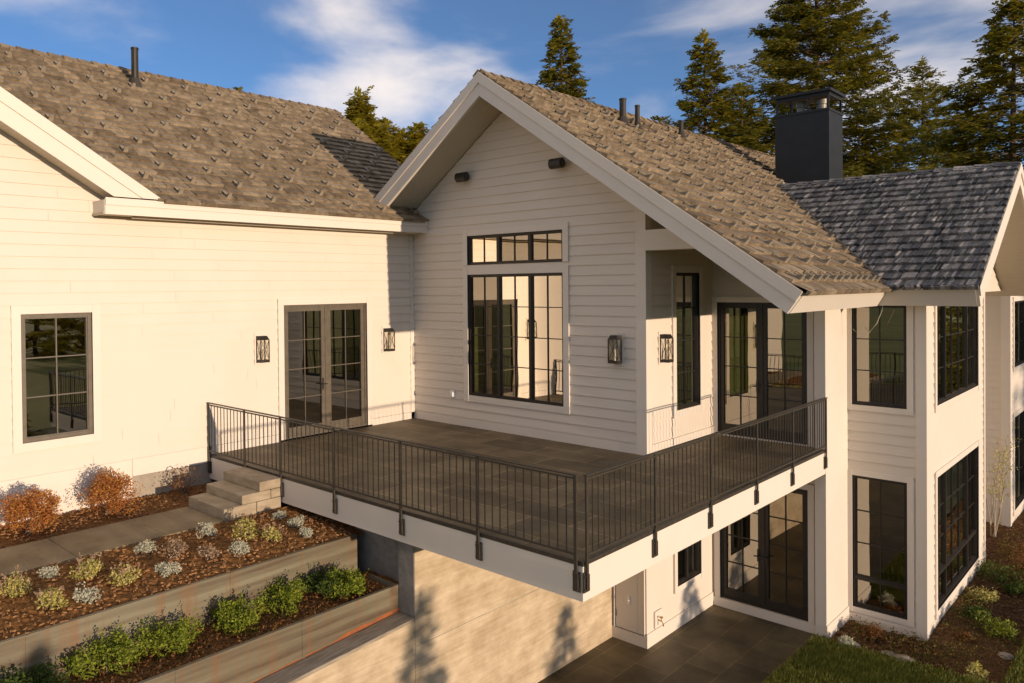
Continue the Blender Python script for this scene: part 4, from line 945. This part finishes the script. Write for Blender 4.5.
T = [
     (-9.72, 6.84, 10.57, 3.09, 'needle_b', 'tallest yellow green conifer rising beside the long roof ridge', 1.7),
     (-10.42, 8.78, 9.75, 3.88, 'needle_b', 'short yellow green conifer between the long roof and the main gable', 1.7),
     (-10.13, 9.73, 9.68, 3.42, 'needle_b', 'short dark topped conifer next to the rising gable barge', 1.7),
     (-11.99, 7.61, 9.44, 3.65, 'needle_b', 'small yellow green conifer peeking over the long roof ridge end', 1.7),
     (-6.55, 15.4, 14.5, 4.28, 'needle', 'pointed conifer standing alone above the main gable ridge', 1.01),
     (-3.67, 22.41, 14.91, 5.65, 'needle', 'slim conifer behind the pipes, next to the giant one', 1.01),
     (-3.84, 27.81, 13.5, 6.21, 'needle', 'ragged conifer filling the gap beside the giant one', 0.91),
     (-3.46, 36.72, 25.08, 10.48, 'needle', 'giant spreading conifer behind the chimney, cropped at its top', 1.06),
     (-0.24, 48.17, 18.3, 8.07, 'needle', 'medium conifer with a lit side to the right of the chimney', 0.91),
     (7.73, 25.04, 14.37, 7.32, 'needle', 'large dark conifer above the end of the bay roof', 1.01),
     (-3.9, 48.73, 13.12, 8.29, 'needle', 'low conifer just behind the chimney cap', 0.81),
     (1.31, 53.27, 13.92, 7.65, 'needle', 'far conifer between the medium one and the large dark one', 0.7),
     (-10.67, 48.3, 15.1, 7.89, 'needle', 'far conifer seen through the giant one', 0.7),
     (-24.34, 10.6, 13.98, 0.79, 'needle', 'tiny conifer tip just above the long roof ridge', 0.5),
     (-9.24, 7.1, 9.16, 2.4, 'needle_b', 'bushy golden conifer filling between the tallest one and the main gable', 1.6),
     (-10.09, 9.07, 9.42, 2.4, 'needle_b', 'golden conifer wedged behind the gable barge', 1.6),
     (-8.33, 5.19, 8.82, 1.9, 'needle_b', 'low golden conifer hugging the long roof ridge end', 1.6),
]
for i, (x, y, zt, hw, m_, lb, dn) in enumerate(T):
    conifer(x, y, -3.0, zt + 3.0, hw, lb, 200 + i, m_, dn, pw=.85 if m_ == 'needle_b' else 1.0, spray=.28 if m_ == 'needle_b' else .36)
RT = [(17.5, 33, 15, 4.2, 'broad conifer beyond the lawn, mirrored in the bay windows'), (22.5, 38, 17, 4.5, 'tall conifer beyond the lawn, mirrored in the bay windows'), (14.8, 40, 14, 4.0, 'farther conifer beyond the lawn, mirrored in the bay windows'),
      (42, 24, 9, 4.5, 'broad conifer on the meadow, mirrored in the bronze double doors'), (47, 30, 11, 4.8, 'tall conifer on the meadow, mirrored in the bronze double doors'), (72, 15, 10, 5.0, 'distant conifer on the meadow, mirrored in the lone window'), (76, 21, 12, 5.0, 'distant taller conifer on the meadow, mirrored in the lone window')]
for i, (x, y, zt, hw, lb) in enumerate(RT):
    conifer(x, y, -3.7, zt + 3.7, hw, lb, 260 + i, 'needle_b', .55, group='conifers mirrored in the windows', clear=.03, spray=.6)
# young firs on the slope towards the sun: they throw the shadows seen on the concrete and planters
for i, (x, y, zt, hw, lb) in enumerate(((21, -5.18, -.18, .85, 'taller young fir on the meadow facing the retaining wall'), (21.4, -1.85, -1.33, .75, 'short young fir on the meadow facing the patio door'), (20.6, 1.27, -1.6, .7, 'shortest young fir on the meadow facing the hose tap'), (21, -9.8, .35, .9, 'young fir on the meadow facing the lower planter end'))):
    conifer(x, y, -3.62, zt + 3.62, hw, lb, 300 + i, 'needle', 1.3, name='young_fir', group='young firs on the meadow', clear=.06, spray=.22, pw=.9)
